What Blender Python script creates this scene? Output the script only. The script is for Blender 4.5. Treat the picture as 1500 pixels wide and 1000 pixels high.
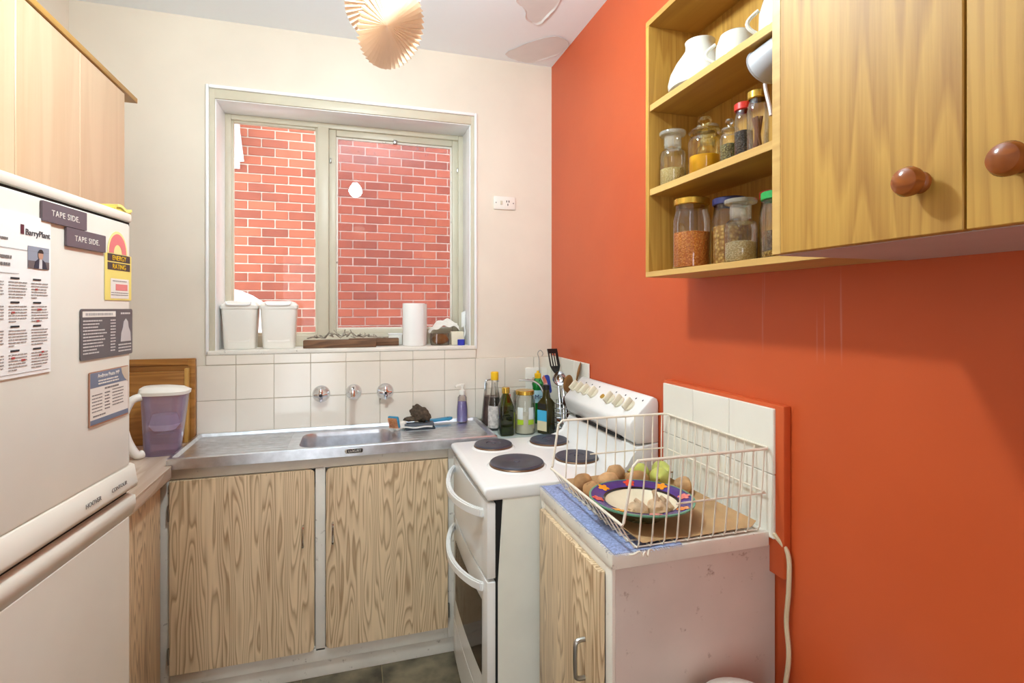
import bpy, bmesh, math, random
from mathutils import Vector, Matrix, noise
random.seed(7)
PI = math.pi
for o in list(bpy.data.objects): bpy.data.objects.remove(o)
S = bpy.context.scene
C = S.collection

# ------------------------------------------------------------------ camera, world, exposure
cam = bpy.data.cameras.new('camera'); cam_o = bpy.data.objects.new('camera', cam); C.objects.link(cam_o)
cam_o.location = (0, 0, 1.43); cam_o.rotation_euler = (math.radians(90), 0, math.radians(-16.8))
cam.sensor_width = 36; cam.lens = 772 / 1500 * 36; cam.shift_y = -48 / 1500; cam.clip_start = 0.02
S.camera = cam_o
WORLD = 5.5
BULB = 520
w = bpy.data.worlds.new('sky'); S.world = w; w.use_nodes = True
bg = w.node_tree.nodes['Background']; bg.inputs[0].default_value = (0.90, 0.95, 1.0, 1); bg.inputs[1].default_value = WORLD
S.view_settings.view_transform = 'Standard'; S.view_settings.look = 'None'
S.view_settings.gamma = 1; S.view_settings.use_curve_mapping = False
S.view_settings.exposure = 0.0
S.cycles.transparent_max_bounces = 24

# ------------------------------------------------------------------ helpers
W = {}
def lin(c):
    return tuple(((v / 255) / 12.92 if v / 255 <= .04045 else ((v / 255 + .055) / 1.055) ** 2.4) for v in c) + (1,)
def setp(o, label=None, cat=None, group=None, kind=None):
    if label: o['label'] = label
    if cat: o['category'] = cat
    if group: o['group'] = group
    if kind: o['kind'] = kind
    return o
def thing(name, label, cat, loc=(0, 0, 0), rz=0, group=None, local=False, kind=None):
    o = bpy.data.objects.new(name, None); C.objects.link(o); o.empty_display_size = .05
    o.location = loc; o.rotation_euler = (0, 0, rz)
    W[o] = Vector((0, 0, 0)) if local else Vector(loc)
    return setp(o, label, cat, group, kind)
def finish(me, mat, smooth, ang=.6):
    if isinstance(mat, (list, tuple)):
        for m in mat: me.materials.append(m)
    else: me.materials.append(mat)
    if smooth:
        me.polygons.foreach_set('use_smooth', [True] * len(me.polygons))
        me.set_sharp_from_angle(angle=ang)
def mk(name, bm, mat, parent=None, smooth=True, local=False, ang=.6, label=None, cat=None, group=None, kind=None, recalc=True):
    """one mesh object; world coordinates unless its thing is local"""
    if recalc: bmesh.ops.recalc_face_normals(bm, faces=bm.faces)
    me = bpy.data.meshes.new(name)
    o = bpy.data.objects.new(name, me)
    if parent is not None:
        org = W[parent]; bmesh.ops.translate(bm, verts=bm.verts, vec=-org); W[o] = org
        o.parent = parent
    elif not local:
        xs = [v.co.x for v in bm.verts]; ys = [v.co.y for v in bm.verts]; zs = [v.co.z for v in bm.verts]
        org = Vector(((min(xs) + max(xs)) / 2, (min(ys) + max(ys)) / 2, min(zs)))
        bmesh.ops.translate(bm, verts=bm.verts, vec=-org); o.location = org; W[o] = org
    else: W[o] = Vector((0, 0, 0))
    bm.to_mesh(me); bm.free(); finish(me, mat, smooth, ang); C.objects.link(o)
    return setp(o, label, cat, group, kind)
def inst(name, me, loc, parent, rot=None):
    o = bpy.data.objects.new(name, me); C.objects.link(o); o.parent = parent
    o.location = Vector(loc) - W[parent]
    if rot: o.rotation_euler = rot
    W[o] = W[parent]; return o
def add(bm, t):
    me = bpy.data.meshes.new('tmp'); t.to_mesh(me); t.free(); bm.from_mesh(me); bpy.data.meshes.remove(me)
def NB(): return bmesh.new()
def box(bm, x0, x1, y0, y1, z0, z1, bev=0, seg=2):
    t = bmesh.new(); bmesh.ops.create_cube(t, size=1)
    for v in t.verts:
        v.co = Vector((x0 if v.co.x < 0 else x1, y0 if v.co.y < 0 else y1, z0 if v.co.z < 0 else z1))
    if bev: bmesh.ops.bevel(t, geom=t.edges[:], offset=bev, segments=seg, affect='EDGES', profile=.5)
    add(bm, t); return bm
def bx(*a, **k): return box(NB(), *a, **k)
def prism(bm, pts, axis, a, b, bev=0, seg=2):
    t = bmesh.new()
    f = {'x': lambda p, q: (q, p[0], p[1]), 'y': lambda p, q: (p[0], q, p[1]), 'z': lambda p, q: (p[0], p[1], q)}[axis]
    v0 = [t.verts.new(f(p, a)) for p in pts]; v1 = [t.verts.new(f(p, b)) for p in pts]
    n = len(pts)
    f0 = t.faces.new(v0); f1 = t.faces.new(v1[::-1])
    for i in range(n): t.faces.new((v0[i], v0[(i + 1) % n], v1[(i + 1) % n], v1[i]))
    if bev:
        es = [e for e in t.edges if (f0 in e.link_faces or f1 in e.link_faces)]
        bmesh.ops.bevel(t, geom=es, offset=bev, segments=seg, affect='EDGES', profile=.5)
    add(bm, t); return bm
def rrect(x0, x1, y0, y1, r, n=5, corners=(1, 1, 1, 1)):
    pts = []
    for k, (cx, cy, a) in enumerate(((x1 - r, y1 - r, 0), (x0 + r, y1 - r, PI / 2), (x0 + r, y0 + r, PI), (x1 - r, y0 + r, 1.5 * PI))):
        if corners[k]:
            for i in range(n + 1): pts.append((cx + r * math.cos(a + i * PI / 2 / n), cy + r * math.sin(a + i * PI / 2 / n)))
        else: pts.append(((x1, x0, x0, x1)[k], (y1, y1, y0, y0)[k]))
    return pts
def lathe(bm, prof, c=(0, 0, 0), n=24, axis='z', sx=1, sy=1, M=None):
    t = bmesh.new(); rings = []
    for r, z in prof:
        if r < 1e-6: rings.append([t.verts.new((0, 0, z))])
        else: rings.append([t.verts.new((r * sx * math.cos(2 * PI * i / n), r * sy * math.sin(2 * PI * i / n), z)) for i in range(n)])
    for A, B in zip(rings, rings[1:]):
        if len(A) == 1 and len(B) == 1: continue
        for i in range(n):
            j = (i + 1) % n
            if len(A) == 1: t.faces.new((A[0], B[j], B[i]))
            elif len(B) == 1: t.faces.new((A[i], A[j], B[0]))
            else: t.faces.new((A[i], A[j], B[j], B[i]))
    R = {'z': Matrix(), 'x': Matrix.Rotation(PI / 2, 4, 'Y'), '-x': Matrix.Rotation(-PI / 2, 4, 'Y'),
         '-y': Matrix.Rotation(PI / 2, 4, 'X'), 'y': Matrix.Rotation(-PI / 2, 4, 'X')}[axis]
    if M is not None: R = M @ R
    bmesh.ops.transform(t, matrix=Matrix.Translation(c) @ R, verts=t.verts)
    add(bm, t); return bm
def tube(bm, pts, r, n=8, closed=False, caps=True):
    pts = [Vector(p) for p in pts]; t = bmesh.new(); N = len(pts); rings = []; up = None
    for i, p in enumerate(pts):
        if closed: d = (pts[(i + 1) % N] - pts[i - 1])
        else: d = (pts[min(i + 1, N - 1)] - pts[max(i - 1, 0)])
        d.normalize()
        if up is None:
            up = Vector((0, 0, 1)) if abs(d.z) < .9 else Vector((1, 0, 0))
        a = d.cross(up)
        if a.length < 1e-5: a = d.cross(Vector((0, 1, 0)))
        a.normalize(); b = a.cross(d); up = b
        rr = r[i] if isinstance(r, (list, tuple)) else r
        rings.append([t.verts.new(p + rr * (math.cos(2 * PI * k / n) * a + math.sin(2 * PI * k / n) * b)) for k in range(n)])
    rng = range(N) if closed else range(N - 1)
    for i in rng:
        A = rings[i]; B = rings[(i + 1) % N]
        for k in range(n): t.faces.new((A[k], A[(k + 1) % n], B[(k + 1) % n], B[k]))
    if caps and not closed: t.faces.new(rings[0][::-1]); t.faces.new(rings[-1])
    add(bm, t); return bm
def smoothpath(pts, k=6, closed=False):
    P = [Vector(p) for p in pts]; out = []; N = len(P)
    for i in range(N if closed else N - 1):
        p0 = P[i - 1] if (closed or i > 0) else P[0]; p1 = P[i]; p2 = P[(i + 1) % N]; p3 = P[(i + 2) % N] if (closed or i + 2 < N) else P[-1]
        for j in range(k):
            t = j / k
            out.append(.5 * ((2 * p1) + (-p0 + p2) * t + (2 * p0 - 5 * p1 + 4 * p2 - p3) * t * t + (-p0 + 3 * p1 - 3 * p2 + p3) * t ** 3))
    if not closed: out.append(P[-1])
    return out
def lump(bm, c, s, amp=.12, fr=2.0, rz=0, seed=0, sub=3, tilt=0):
    t = bmesh.new(); bmesh.ops.create_icosphere(t, subdivisions=sub, radius=1)
    for v in t.verts:
        k = 1 + amp * noise.noise(v.co * fr + Vector((seed * 7.3, seed * 3.1, seed)))
        v.co = v.co * k
        v.co = Vector((v.co.x * s[0], v.co.y * s[1], v.co.z * s[2]))
    bmesh.ops.transform(t, matrix=Matrix.Translation(c) @ Matrix.Rotation(rz, 4, 'Z') @ Matrix.Rotation(tilt, 4, 'Y'), verts=t.verts)
    add(bm, t); return bm
def sheet(bm, fn, nu, nv, th=0):
    """grid surface fn(u,v)->(x,y,z), optional thickness"""
    t = bmesh.new(); g = [[t.verts.new(fn(i / nu, j / nv)) for j in range(nv + 1)] for i in range(nu + 1)]
    for i in range(nu):
        for j in range(nv): t.faces.new((g[i][j], g[i + 1][j], g[i + 1][j + 1], g[i][j + 1]))
    if th: 
        bmesh.ops.recalc_face_normals(t, faces=t.faces)
        bmesh.ops.solidify(t, geom=t.faces[:], thickness=th)
    add(bm, t); return bm
def text(body, size, loc, mat, parent, name='lettering', rx=PI / 2, rz=0, ex=.0004, align='LEFT', space=1, sx=1, ry=0):
    cu = bpy.data.curves.new('t', 'FONT'); cu.body = body; cu.size = size; cu.extrude = ex; cu.align_x = align; cu.space_character = space
    cu.resolution_u = 3
    to = bpy.data.objects.new('t', cu); C.objects.link(to)
    dg = bpy.context.evaluated_depsgraph_get(); me = bpy.data.meshes.new_from_object(to.evaluated_get(dg))
    bpy.data.objects.remove(to); bpy.data.curves.remove(cu)
    b = NB(); b.from_mesh(me); bpy.data.meshes.remove(me)
    M = Matrix.Translation(loc) @ Matrix.Rotation(rz, 4, 'Z') @ Matrix.Rotation(ry, 4, 'Y') @ Matrix.Rotation(rx, 4, 'X') @ Matrix.Diagonal((sx, 1, 1, 1))
    bmesh.ops.transform(b, matrix=M, verts=b.verts)
    return mk(name, b, mat, parent, smooth=False, recalc=False)

# ------------------------------------------------------------------ materials
def nodes(name):
    m = bpy.data.materials.new(name); m.use_nodes = True; nt = m.node_tree
    return m, nt, nt.nodes['Principled BSDF']
def L(nt, a, b): nt.links.new(a, b)
def mathn(nt, op, a, b=None, c=None):
    n = nt.nodes.new('ShaderNodeMath'); n.operation = op
    for i, v in enumerate((a, b, c)):
        if v is None: continue
        if isinstance(v, (int, float)): n.inputs[i].default_value = v
        else: L(nt, v, n.inputs[i])
    return n.outputs[0]
def mapping(nt, scale=(1, 1, 1), rnd=0, coord='Object'):
    tc = nt.nodes.new('ShaderNodeTexCoord'); mp = nt.nodes.new('ShaderNodeMapping'); mp.inputs['Scale'].default_value = scale
    L(nt, tc.outputs[coord], mp.inputs[0])
    if rnd:
        oi = nt.nodes.new('ShaderNodeObjectInfo'); k = mathn(nt, 'MULTIPLY', oi.outputs['Random'], rnd)
        cb = nt.nodes.new('ShaderNodeCombineXYZ')
        for i in range(3): L(nt, k, cb.inputs[i])
        L(nt, cb.outputs[0], mp.inputs['Location'])
    return mp.outputs[0]
def noisen(nt, vec, scale, detail=3, rough=.5):
    n = nt.nodes.new('ShaderNodeTexNoise'); n.inputs['Scale'].default_value = scale; n.inputs['Detail'].default_value = detail
    n.inputs['Roughness'].default_value = rough; L(nt, vec, n.inputs['Vector']); return n.outputs['Fac']
def ramp(nt, fac, stops):
    r = nt.nodes.new('ShaderNodeValToRGB'); e = r.color_ramp.elements
    while len(e) < len(stops): e.new(.5)
    for k, (p, col) in enumerate(stops): e[k].position = p; e[k].color = col
    L(nt, fac, r.inputs[0]); return r.outputs[0]
def mixc(nt, fac, a, b, mode='MIX'):
    m = nt.nodes.new('ShaderNodeMix'); m.data_type = 'RGBA'; m.blend_type = mode
    for i, v in ((0, fac), (6, a), (7, b)):
        if isinstance(v, (int, float, tuple)): m.inputs[i].default_value = v
        else: L(nt, v, m.inputs[i])
    return m.outputs[2]
def bump(nt, p, h, strength=.2, dist=.002):
    b = nt.nodes.new('ShaderNodeBump'); b.inputs['Strength'].default_value = strength; b.inputs['Distance'].default_value = dist
    L(nt, h, b.inputs['Height']); L(nt, b.outputs[0], p.inputs['Normal'])
def paint(name, col, rough=.5, var=.06, vs=6, bs=0, bscale=60, metal=0, dirt=None, dirts=40, spec=.5, rnd=0, coat=0):
    m, nt, p = nodes(name)
    c = lin(col); v = mapping(nt, rnd=10)
    n = noisen(nt, v, vs, 4)
    d = tuple(x * (1 - var * 2.2) for x in c[:3]) + (1,); h = tuple(min(1, x * (1 + var)) for x in c[:3]) + (1,)
    col_o = ramp(nt, n, [(.3, d), (.7, h)])
    if rnd:
        oi = nt.nodes.new('ShaderNodeObjectInfo')
        k = mathn(nt, 'MULTIPLY_ADD', oi.outputs['Random'], rnd, 1 - rnd / 2)
        cb = nt.nodes.new('ShaderNodeCombineXYZ')
        for i in range(3): L(nt, k, cb.inputs[i])
        col_o = mixc(nt, 1.0, col_o, cb.outputs[0], 'MULTIPLY')
    if dirt:
        dn = noisen(nt, v, dirts, 6, .7); mask = ramp(nt, dn, [(.62, (0, 0, 0, 1)), (.72, (1, 1, 1, 1))])
        col_o = mixc(nt, mask, col_o, lin(dirt))
    L(nt, col_o, p.inputs['Base Color'])
    p.inputs['Roughness'].default_value = rough; p.inputs['Metallic'].default_value = metal
    p.inputs['Specular IOR Level'].default_value = spec; p.inputs['Coat Weight'].default_value = coat
    if bs: bump(nt, p, noisen(nt, v, bscale, 3), bs)
    return m
def flat(name, col, rough=.5, metal=0, spec=.5):
    m, nt, p = nodes(name); p.inputs['Base Color'].default_value = lin(col); p.inputs['Roughness'].default_value = rough
    p.inputs['Metallic'].default_value = metal; p.inputs['Specular IOR Level'].default_value = spec; return m
def wood(name, light, dark, axis='z', scale=9, bands=14, stretch=.12, rough=.4, amt=.6, fine=.5, spec=.5, lines=False):
    m, nt, p = nodes(name)
    sc = [1, 1, 1]; sc['xyz'.index(axis)] = stretch
    v = mapping(nt, tuple(sc), rnd=20)
    n = noisen(nt, v, scale, 2, .45)
    s = mathn(nt, 'FRACT', mathn(nt, 'MULTIPLY', n, bands))
    if lines: g = ramp(nt, s, [(0, (0, 0, 0, 1)), (.5, (.25, .25, .25, 1)), (.82, (1, 1, 1, 1)), (1, (.1, .1, .1, 1))])
    else: g = ramp(nt, s, [(0, (0, 0, 0, 1)), (.8, (1, 1, 1, 1)), (1, (0, 0, 0, 1))])
    sc2 = [1, 1, 1]; sc2['xyz'.index(axis)] = .03
    v2 = mapping(nt, tuple(sc2), rnd=9)
    f = noisen(nt, v2, 160, 4, .6); big = noisen(nt, v2, 9, 2)
    fac = mathn(nt, 'ADD', mathn(nt, 'MULTIPLY', g, amt), mathn(nt, 'ADD', mathn(nt, 'MULTIPLY', mathn(nt, 'SUBTRACT', f, .5), fine), mathn(nt, 'MULTIPLY', mathn(nt, 'SUBTRACT', big, .45), .8)))
    fac = mathn(nt, 'MAXIMUM', mathn(nt, 'MINIMUM', fac, 1), 0)
    L(nt, mixc(nt, fac, lin(light), lin(dark)), p.inputs['Base Color'])
    p.inputs['Roughness'].default_value = rough; p.inputs['Specular IOR Level'].default_value = spec
    bump(nt, p, fac, .08, .001)
    return m
def clear(name, tint=(255, 255, 255), edge=(200, 205, 200), gloss=.12, rough=.02, milk=0, milkc=(240, 240, 240)):
    """thin clear glass: transparent tinted body, darker rim, mirror-like sheen by fresnel"""
    m = bpy.data.materials.new(name); m.use_nodes = True; nt = m.node_tree; nt.nodes.clear()
    out = nt.nodes.new('ShaderNodeOutputMaterial'); tr = nt.nodes.new('ShaderNodeBsdfTransparent'); gl = nt.nodes.new('ShaderNodeBsdfGlossy')
    gl.inputs['Roughness'].default_value = rough
    lw = nt.nodes.new('ShaderNodeLayerWeight'); lw.inputs[0].default_value = .35
    L(nt, mixc(nt, lw.outputs['Facing'], lin(tint), lin(edge)), tr.inputs[0])
    fr = nt.nodes.new('ShaderNodeFresnel'); fr.inputs[0].default_value = 1.45
    k = mathn(nt, 'MINIMUM', mathn(nt, 'MULTIPLY', fr.outputs[0], gloss / .04 * .5), .6)
    mx = nt.nodes.new('ShaderNodeMixShader'); L(nt, k, mx.inputs[0]); L(nt, tr.outputs[0], mx.inputs[1]); L(nt, gl.outputs[0], mx.inputs[2])
    last = mx.outputs[0]
    if milk:
        df = nt.nodes.new('ShaderNodeBsdfDiffuse'); df.inputs[0].default_value = lin(milkc)
        m2 = nt.nodes.new('ShaderNodeMixShader'); m2.inputs[0].default_value = milk; L(nt, last, m2.inputs[1]); L(nt, df.outputs[0], m2.inputs[2]); last = m2.outputs[0]
    L(nt, last, out.inputs[0]); return m

M = {}
M['cream'] = paint('cream_wall_paint', (232, 221, 204), .6, .03, 3, .12, 40)
M['ceil'] = paint('ceiling_paint', (244, 250, 255), .7, .008, 2, .1, 30)
M['flake'] = paint('flaking_ceiling_paint', (228, 226, 224), .8, .02, 8)
M['white'] = paint('white_gloss_paint', (246, 246, 245), .3, .02, 8, .05, 30)
M['winframe'] = paint('beige_aluminium', (208, 200, 178), .4, .03, 6)
M['grime'] = paint('grimy_white_paint', (236, 230, 218), .5, .05, 7, .1, 30, dirt=(120, 100, 80), dirts=26)
M['tile'] = paint('cream_glazed_tile', (236, 227, 212), .12, .02, 5, .03, 8, rnd=.04)
M['tilew'] = paint('white_glazed_tile', (238, 234, 222), .14, .02, 5, .03, 8, rnd=.03)
M['grout'] = paint('grout', (196, 182, 158), .9, .08, 20)
M['floor'] = paint('stone_vinyl', (128, 116, 92), .45, .35, 9, .15, 40, rnd=.2)
M['floorgap'] = paint('floor_joint', (160, 145, 110), .8, .1, 20)
M['steel'] = paint('brushed_steel', (224, 229, 237), .30, .08, 30, metal=1)
M['chrome'] = flat('chrome', (225, 228, 232), .12, 1)
M['dullmetal'] = flat('dull_metal', (168, 166, 160), .3, 1)
M['enamel'] = paint('white_enamel', (240, 239, 236), .18, .015, 4)
M['enamelside'] = paint('cream_enamel_side', (242, 240, 228), .3, .03, 5)
M['hotplate'] = paint('cast_iron_hotplate', (64, 63, 76), .38, .12, 12, .1, 90)
M['brownring'] = flat('burnt_ring', (110, 80, 55), .35, .6)
M['black'] = flat('black_plastic', (22, 21, 22), .4)
M['darkgap'] = flat('dark_gap', (18, 16, 15), .8)
M['knob'] = paint('cream_plastic', (222, 214, 190), .35, .02)
M['ovenglass'] = flat('brown_oven_glass', (96, 78, 62), .06)
M['fridge'] = paint('almond_fridge_enamel', (233, 229, 216), .2, .02, 4, .04, 25)
M['fridgetrim'] = paint('almond_plastic', (230, 224, 210), .3, .02, 4)
M['oakR'] = wood('honey_oak_veneer', (190, 145, 66), (146, 97, 36), 'z', 8, 16, .06, .5, .5, 1.1, spec=.35)
M['oakRy'] = wood('honey_oak_veneer_shelf', (186, 140, 64), (146, 96, 36), 'y', 7, 8, .09, .4, .4, .5)
M['oakedge'] = wood('honey_oak_edging', (206, 166, 98), (172, 126, 62), 'y', 12, 6, .06, .4, .4, .5)
M['pinkunder'] = paint('pale_lilac_paint', (196, 172, 166), .5, .03)
M['oakL'] = wood('pale_beech_veneer', (214, 184, 150), (190, 152, 114), 'z', 7, 6, .07, .35, .3, .4)
M['lam'] = wood('grained_wood_laminate', (232, 206, 168), (158, 124, 88), 'z', 12, 22, .09, .4, .8, .45, lines=True)
M['lamtop'] = wood('pale_wood_laminate', (214, 192, 172), (176, 150, 128), 'y', 9, 10, .12, .25, .5, .4)
M['knobwood'] = wood('varnished_red_wood', (152, 82, 32), (104, 48, 16), 'y', 30, 6, .3, .18, .5, .3)
M['board'] = wood('brown_board_wood', (180, 124, 58), (130, 80, 30), 'x', 10, 10, .1, .4, .6, .5)
M['boardedge'] = wood('pale_board_wood', (206, 160, 84), (170, 120, 54), 'z', 12, 5, .1, .4, .4, .4)
M['spoon'] = wood('wooden_spoon', (166, 116, 62), (120, 78, 36), 'z', 20, 5, .1, .55, .5, .4)
M['plank'] = wood('weathered_plank', (128, 92, 64), (72, 48, 32), 'x', 14, 9, .1, .7, .7, .7)
M['plastic'] = paint('white_plastic', (240, 236, 226), .35, .01)
M['paper'] = paint('white_paper', (244, 242, 238), .8, .01)
M['denim'] = paint('blue_denim', (150, 164, 206), .9, .18, 180, .4, 300)
M['kraft'] = paint('brown_kraft_paper', (190, 150, 104), .75, .12, 9, .9, 14)
M['wire'] = paint('white_coated_wire', (236, 226, 208), .35, .03, 30)
M['glass'] = clear('jar_glass', (255, 255, 254), (226, 227, 220), .18)
M['stopper'] = clear('stopper_glass', (250, 250, 246), (214, 214, 204), .25, milk=.18, milkc=(236, 234, 222))
M['amberglass'] = clear('amber_glass', (253, 246, 214), (226, 200, 120), .12)
M['greenglass'] = clear('green_glass', (176, 196, 96), (70, 96, 24), .14)
M['darkglass'] = clear('dark_olive_glass', (66, 62, 22), (24, 26, 8), .12)
M['purple'] = clear('purple_clear_plastic', (246, 240, 251), (214, 200, 234), .16, milk=.16, milkc=(226, 212, 246))
M['pane'] = clear('window_glass', (252, 252, 252), (246, 248, 248), .02, .0)
M['bag'] = clear('plastic_bag', (240, 236, 228), (180, 170, 160), .2, .12)
M['ink'] = flat('grey_ink', (126, 118, 114), .7)
M['darkink'] = flat('dark_ink', (40, 38, 42), .7)
M['red'] = flat('red_plastic', (196, 44, 34), .35)
M['redink'] = flat('red_ink', (176, 60, 60), .7)
M['gold'] = flat('gold_lid', (206, 168, 74), .25, .8)
M['yellow'] = flat('yellow_plastic', (240, 190, 20), .4)
M['blue'] = flat('blue_plastic', (44, 62, 150), .4)
M['navy'] = flat('navy_lid', (40, 46, 96), .35)
M['green'] = flat('green_plastic', (30, 150, 70), .4)
M['teal'] = flat('teal_plastic', (52, 140, 178), .4)
M['magnet'] = paint('plum_grey_magnet', (104, 90, 96), .5, .03)
M['offwhite'] = flat('off_white_print', (232, 224, 214), .6)
M['ceramic'] = flat('white_ceramic', (212, 210, 200), .2)

def red_wall():
    m, nt, p = nodes('terracotta_red_paint')
    v = mapping(nt); n = noisen(nt, v, 2.5, 3)
    col = ramp(nt, n, [(.3, lin((196, 82, 38))), (.7, lin((204, 89, 44)))])
    # pale dried drip marks under the spice shelf
    vs = mapping(nt, (1, 1, .02)); dn = noisen(nt, vs, 60, 2, .5); dm = ramp(nt, dn, [(.66, (0, 0, 0, 1)), (.72, (1, 1, 1, 1))])
    tc = nt.nodes.new('ShaderNodeTexCoord'); sp = nt.nodes.new('ShaderNodeSeparateXYZ'); L(nt, tc.outputs['Object'], sp.inputs[0])
    zz = ramp(nt, mathn(nt, 'ABSOLUTE', mathn(nt, 'MULTIPLY', mathn(nt, 'SUBTRACT', sp.outputs[2], 1.43), 8)), [(.4, (1, 1, 1, 1)), (1, (0, 0, 0, 1))])
    yy = ramp(nt, mathn(nt, 'ABSOLUTE', mathn(nt, 'MULTIPLY', mathn(nt, 'SUBTRACT', sp.outputs[1], .43), 4.5)), [(.6, (1, 1, 1, 1)), (1, (0, 0, 0, 1))])
    k = mathn(nt, 'MULTIPLY', mathn(nt, 'MULTIPLY', dm, zz), mathn(nt, 'MULTIPLY', yy, .3))
    L(nt, mixc(nt, k, col, lin((224, 176, 170))), p.inputs['Base Color'])
    p.inputs['Roughness'].default_value = .4; p.inputs['Specular IOR Level'].default_value = .45
    bump(nt, p, noisen(nt, v, 45, 3), .12, .002)
    return m
M['redwall'] = red_wall()
def brick_mat():
    m, nt, p = nodes('red_brick'); v = mapping(nt, rnd=30)
    n = noisen(nt, v, 8, 4, .6)
    oi = nt.nodes.new('ShaderNodeObjectInfo')
    k = mathn(nt, 'ADD', mathn(nt, 'MULTIPLY', n, .5), mathn(nt, 'MULTIPLY', oi.outputs['Random'], .5))
    c = ramp(nt, k, [(.2, lin((120, 62, 46))), (.5, lin((146, 78, 55))), (.8, lin((160, 90, 64)))])
    s = noisen(nt, mapping(nt, (1, 1, 12), rnd=5), 12, 3)
    L(nt, mixc(nt, mathn(nt, 'MULTIPLY', s, .35), c, lin((118, 58, 46))), p.inputs['Base Color'])
    p.inputs['Roughness'].default_value = .85; bump(nt, p, s, .4, .004); return m
M['brick'] = brick_mat()
M['mortar'] = paint('pale_mortar', (172, 156, 142), .95, .1, 20, .3, 60)

# ------------------------------------------------------------------ room shell
XL, XR, YB, YR, ZC = -1.09, .978, 2.535, -1.7, 2.67
floor = mk('floor', bx(XL - .15, XR + .15, YR - .15, YB + .2, -.1, -.004), M['floorgap'], kind='structure')
W[floor] = Vector(floor.location)
tb = bx(-.1485, .1485, -.1485, .1485, -.006, 0, .002, 1)
tm = bpy.data.meshes.new('floor_tile'); tb.to_mesh(tm); tb.free(); finish(tm, M['floor'], False)
for i in range(7):
    for j in range(10):
        inst('floor_tile', tm, (-.94 + i * .3, 2.05 - j * .3, 0), floor)
ceil = mk('ceiling', bx(XL - .15, XR + .15, YR - .15, YB + .2, ZC, ZC + .1), M['ceil'], kind='structure')
def flake(pts, dz):
    b = NB(); c = Vector((sum(p[0] for p in pts) / len(pts), sum(p[1] for p in pts) / len(pts), ZC))
    loop = [Vector((p[0], p[1], 0)) for p in smoothpath([(p[0], p[1], 0) for p in pts], 4, True)]
    ring = []; rng = []
    for k, p in enumerate(loop):
        p = p + Vector((random.uniform(-.003, .003), random.uniform(-.003, .003), 0))
        sag = dz * (.35 + .65 * abs(math.sin(k * .31 + 1)))
        rng.append(b.verts.new((p.x, p.y, ZC - sag))); q = c + (p - Vector((c.x, c.y, 0))) * .9; ring.append(b.verts.new((q.x, q.y, ZC - .002)))
    n = len(rng)
    for k in range(n): b.faces.new((rng[k], rng[(k + 1) % n], ring[(k + 1) % n], ring[k]))
    cv = b.verts.new((c.x, c.y, ZC - .002))
    for k in range(n): b.faces.new((ring[k], ring[(k + 1) % n], cv))
    tops = [b.verts.new((v.co.x, v.co.y, v.co.z + .0012)) for v in rng]
    for k in range(n): b.faces.new((rng[k], tops[k], tops[(k + 1) % n], rng[(k + 1) % n]))
    return mk('paint_flake', b, M['flake'], ceil, smooth=False)
flake([(.64, 1.93), (.631, 2.022), (.677, 2.068), (.70, 2.12), (.735, 2.159), (.776, 2.158), (.792, 2.06), (.80, 1.97), (.74, 1.86)], .007)
flake([(.708, 2.46), (.774, 2.503), (.848, 2.515), (.91, 2.455), (.965, 2.378), (.965, 2.28), (.888, 2.232), (.80, 2.31), (.74, 2.39)], .005)
wl = mk('wall_left', bx(XL - .12, XL, YR, YB + .2, 0, ZC), M['cream'], kind='structure')
wr = mk('wall_right', bx(XR, XR + .12, YR, YB + .2, 0, ZC), M['redwall'], kind='structure')
WX0, WX1, WZ0, WZ1 = -.569, .5555, 1.232, 2.335
b = NB()
box(b, XL, WX0, YB, YB + .2, 0, ZC); box(b, WX1, XR, YB, YB + .2, 0, ZC); box(b, WX0, WX1, YB, YB + .2, 0, WZ0); box(b, WX0, WX1, YB, YB + .2, WZ1, ZC)
wb = mk('wall_back', b, M['cream'], kind='structure', smooth=False)
b = NB()   # unseen rear wall; its doorway is added to let in sky light as fill
box(b, XL - .12, -.85, YR - .12, YR, 0, ZC); box(b, -.20, XR + .12, YR - .12, YR, 0, ZC); box(b, -.85, -.20, YR - .12, YR, 2.1, ZC)
mk('wall_rear', b, M['cream'], kind='structure', smooth=False)

# tiles: shared mesh for whole tiles, cut ones get their own
def tilemesh(w_, h_, axis, mat):
    t = bx(-w_ / 2, w_ / 2, -.004, .004, -h_ / 2, h_ / 2, .0016, 1) if axis == 'y' else bx(-.004, .004, -w_ / 2, w_ / 2, -h_ / 2, h_ / 2, .0016, 1)
    me = bpy.data.meshes.new('tile'); t.to_mesh(me); t.free(); finish(me, mat, True); return me
mk('tile_bed', bx(-.64, XR, YB - .006, YB, .86, 1.187), M['grout'], wb)
mk('tile_bed', bx(-.60, .58, YB - .006, YB, 1.187, 1.232), M['grout'], wb)
TS = .1512; tcache = {}
def tile(x0, x1, z0, z1, axis, par, plane, mat):
    g = .0016; key = (round(x1 - x0, 4), round(z1 - z0, 4), axis, mat.name)
    if key not in tcache: tcache[key] = tilemesh(x1 - x0 - g, z1 - z0 - g, axis, mat)
    c = ((x0 + x1) / 2, plane, (z0 + z1) / 2) if axis == 'y' else (plane, (x0 + x1) / 2, (z0 + z1) / 2)
    inst('tile', tcache[key], c, par)
xs = [-.635 + TS * i for i in range(11)] + [.9745]
for i in range(11):
    for (z0, z1) in ((.888, 1.037), (1.037, 1.187)): tile(xs[i], xs[i + 1], z0, z1, 'y', wb, YB - .007, M['tile'])
xh = [-.60] + [-.484 + TS * i for i in range(8)]; xh = [x for x in xh if x < .57] + [.5785]
for i in range(len(xh) - 1): tile(xh[i], xh[i + 1], 1.188, 1.231, 'y', wb, YB - .007, M['tile'])
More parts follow.
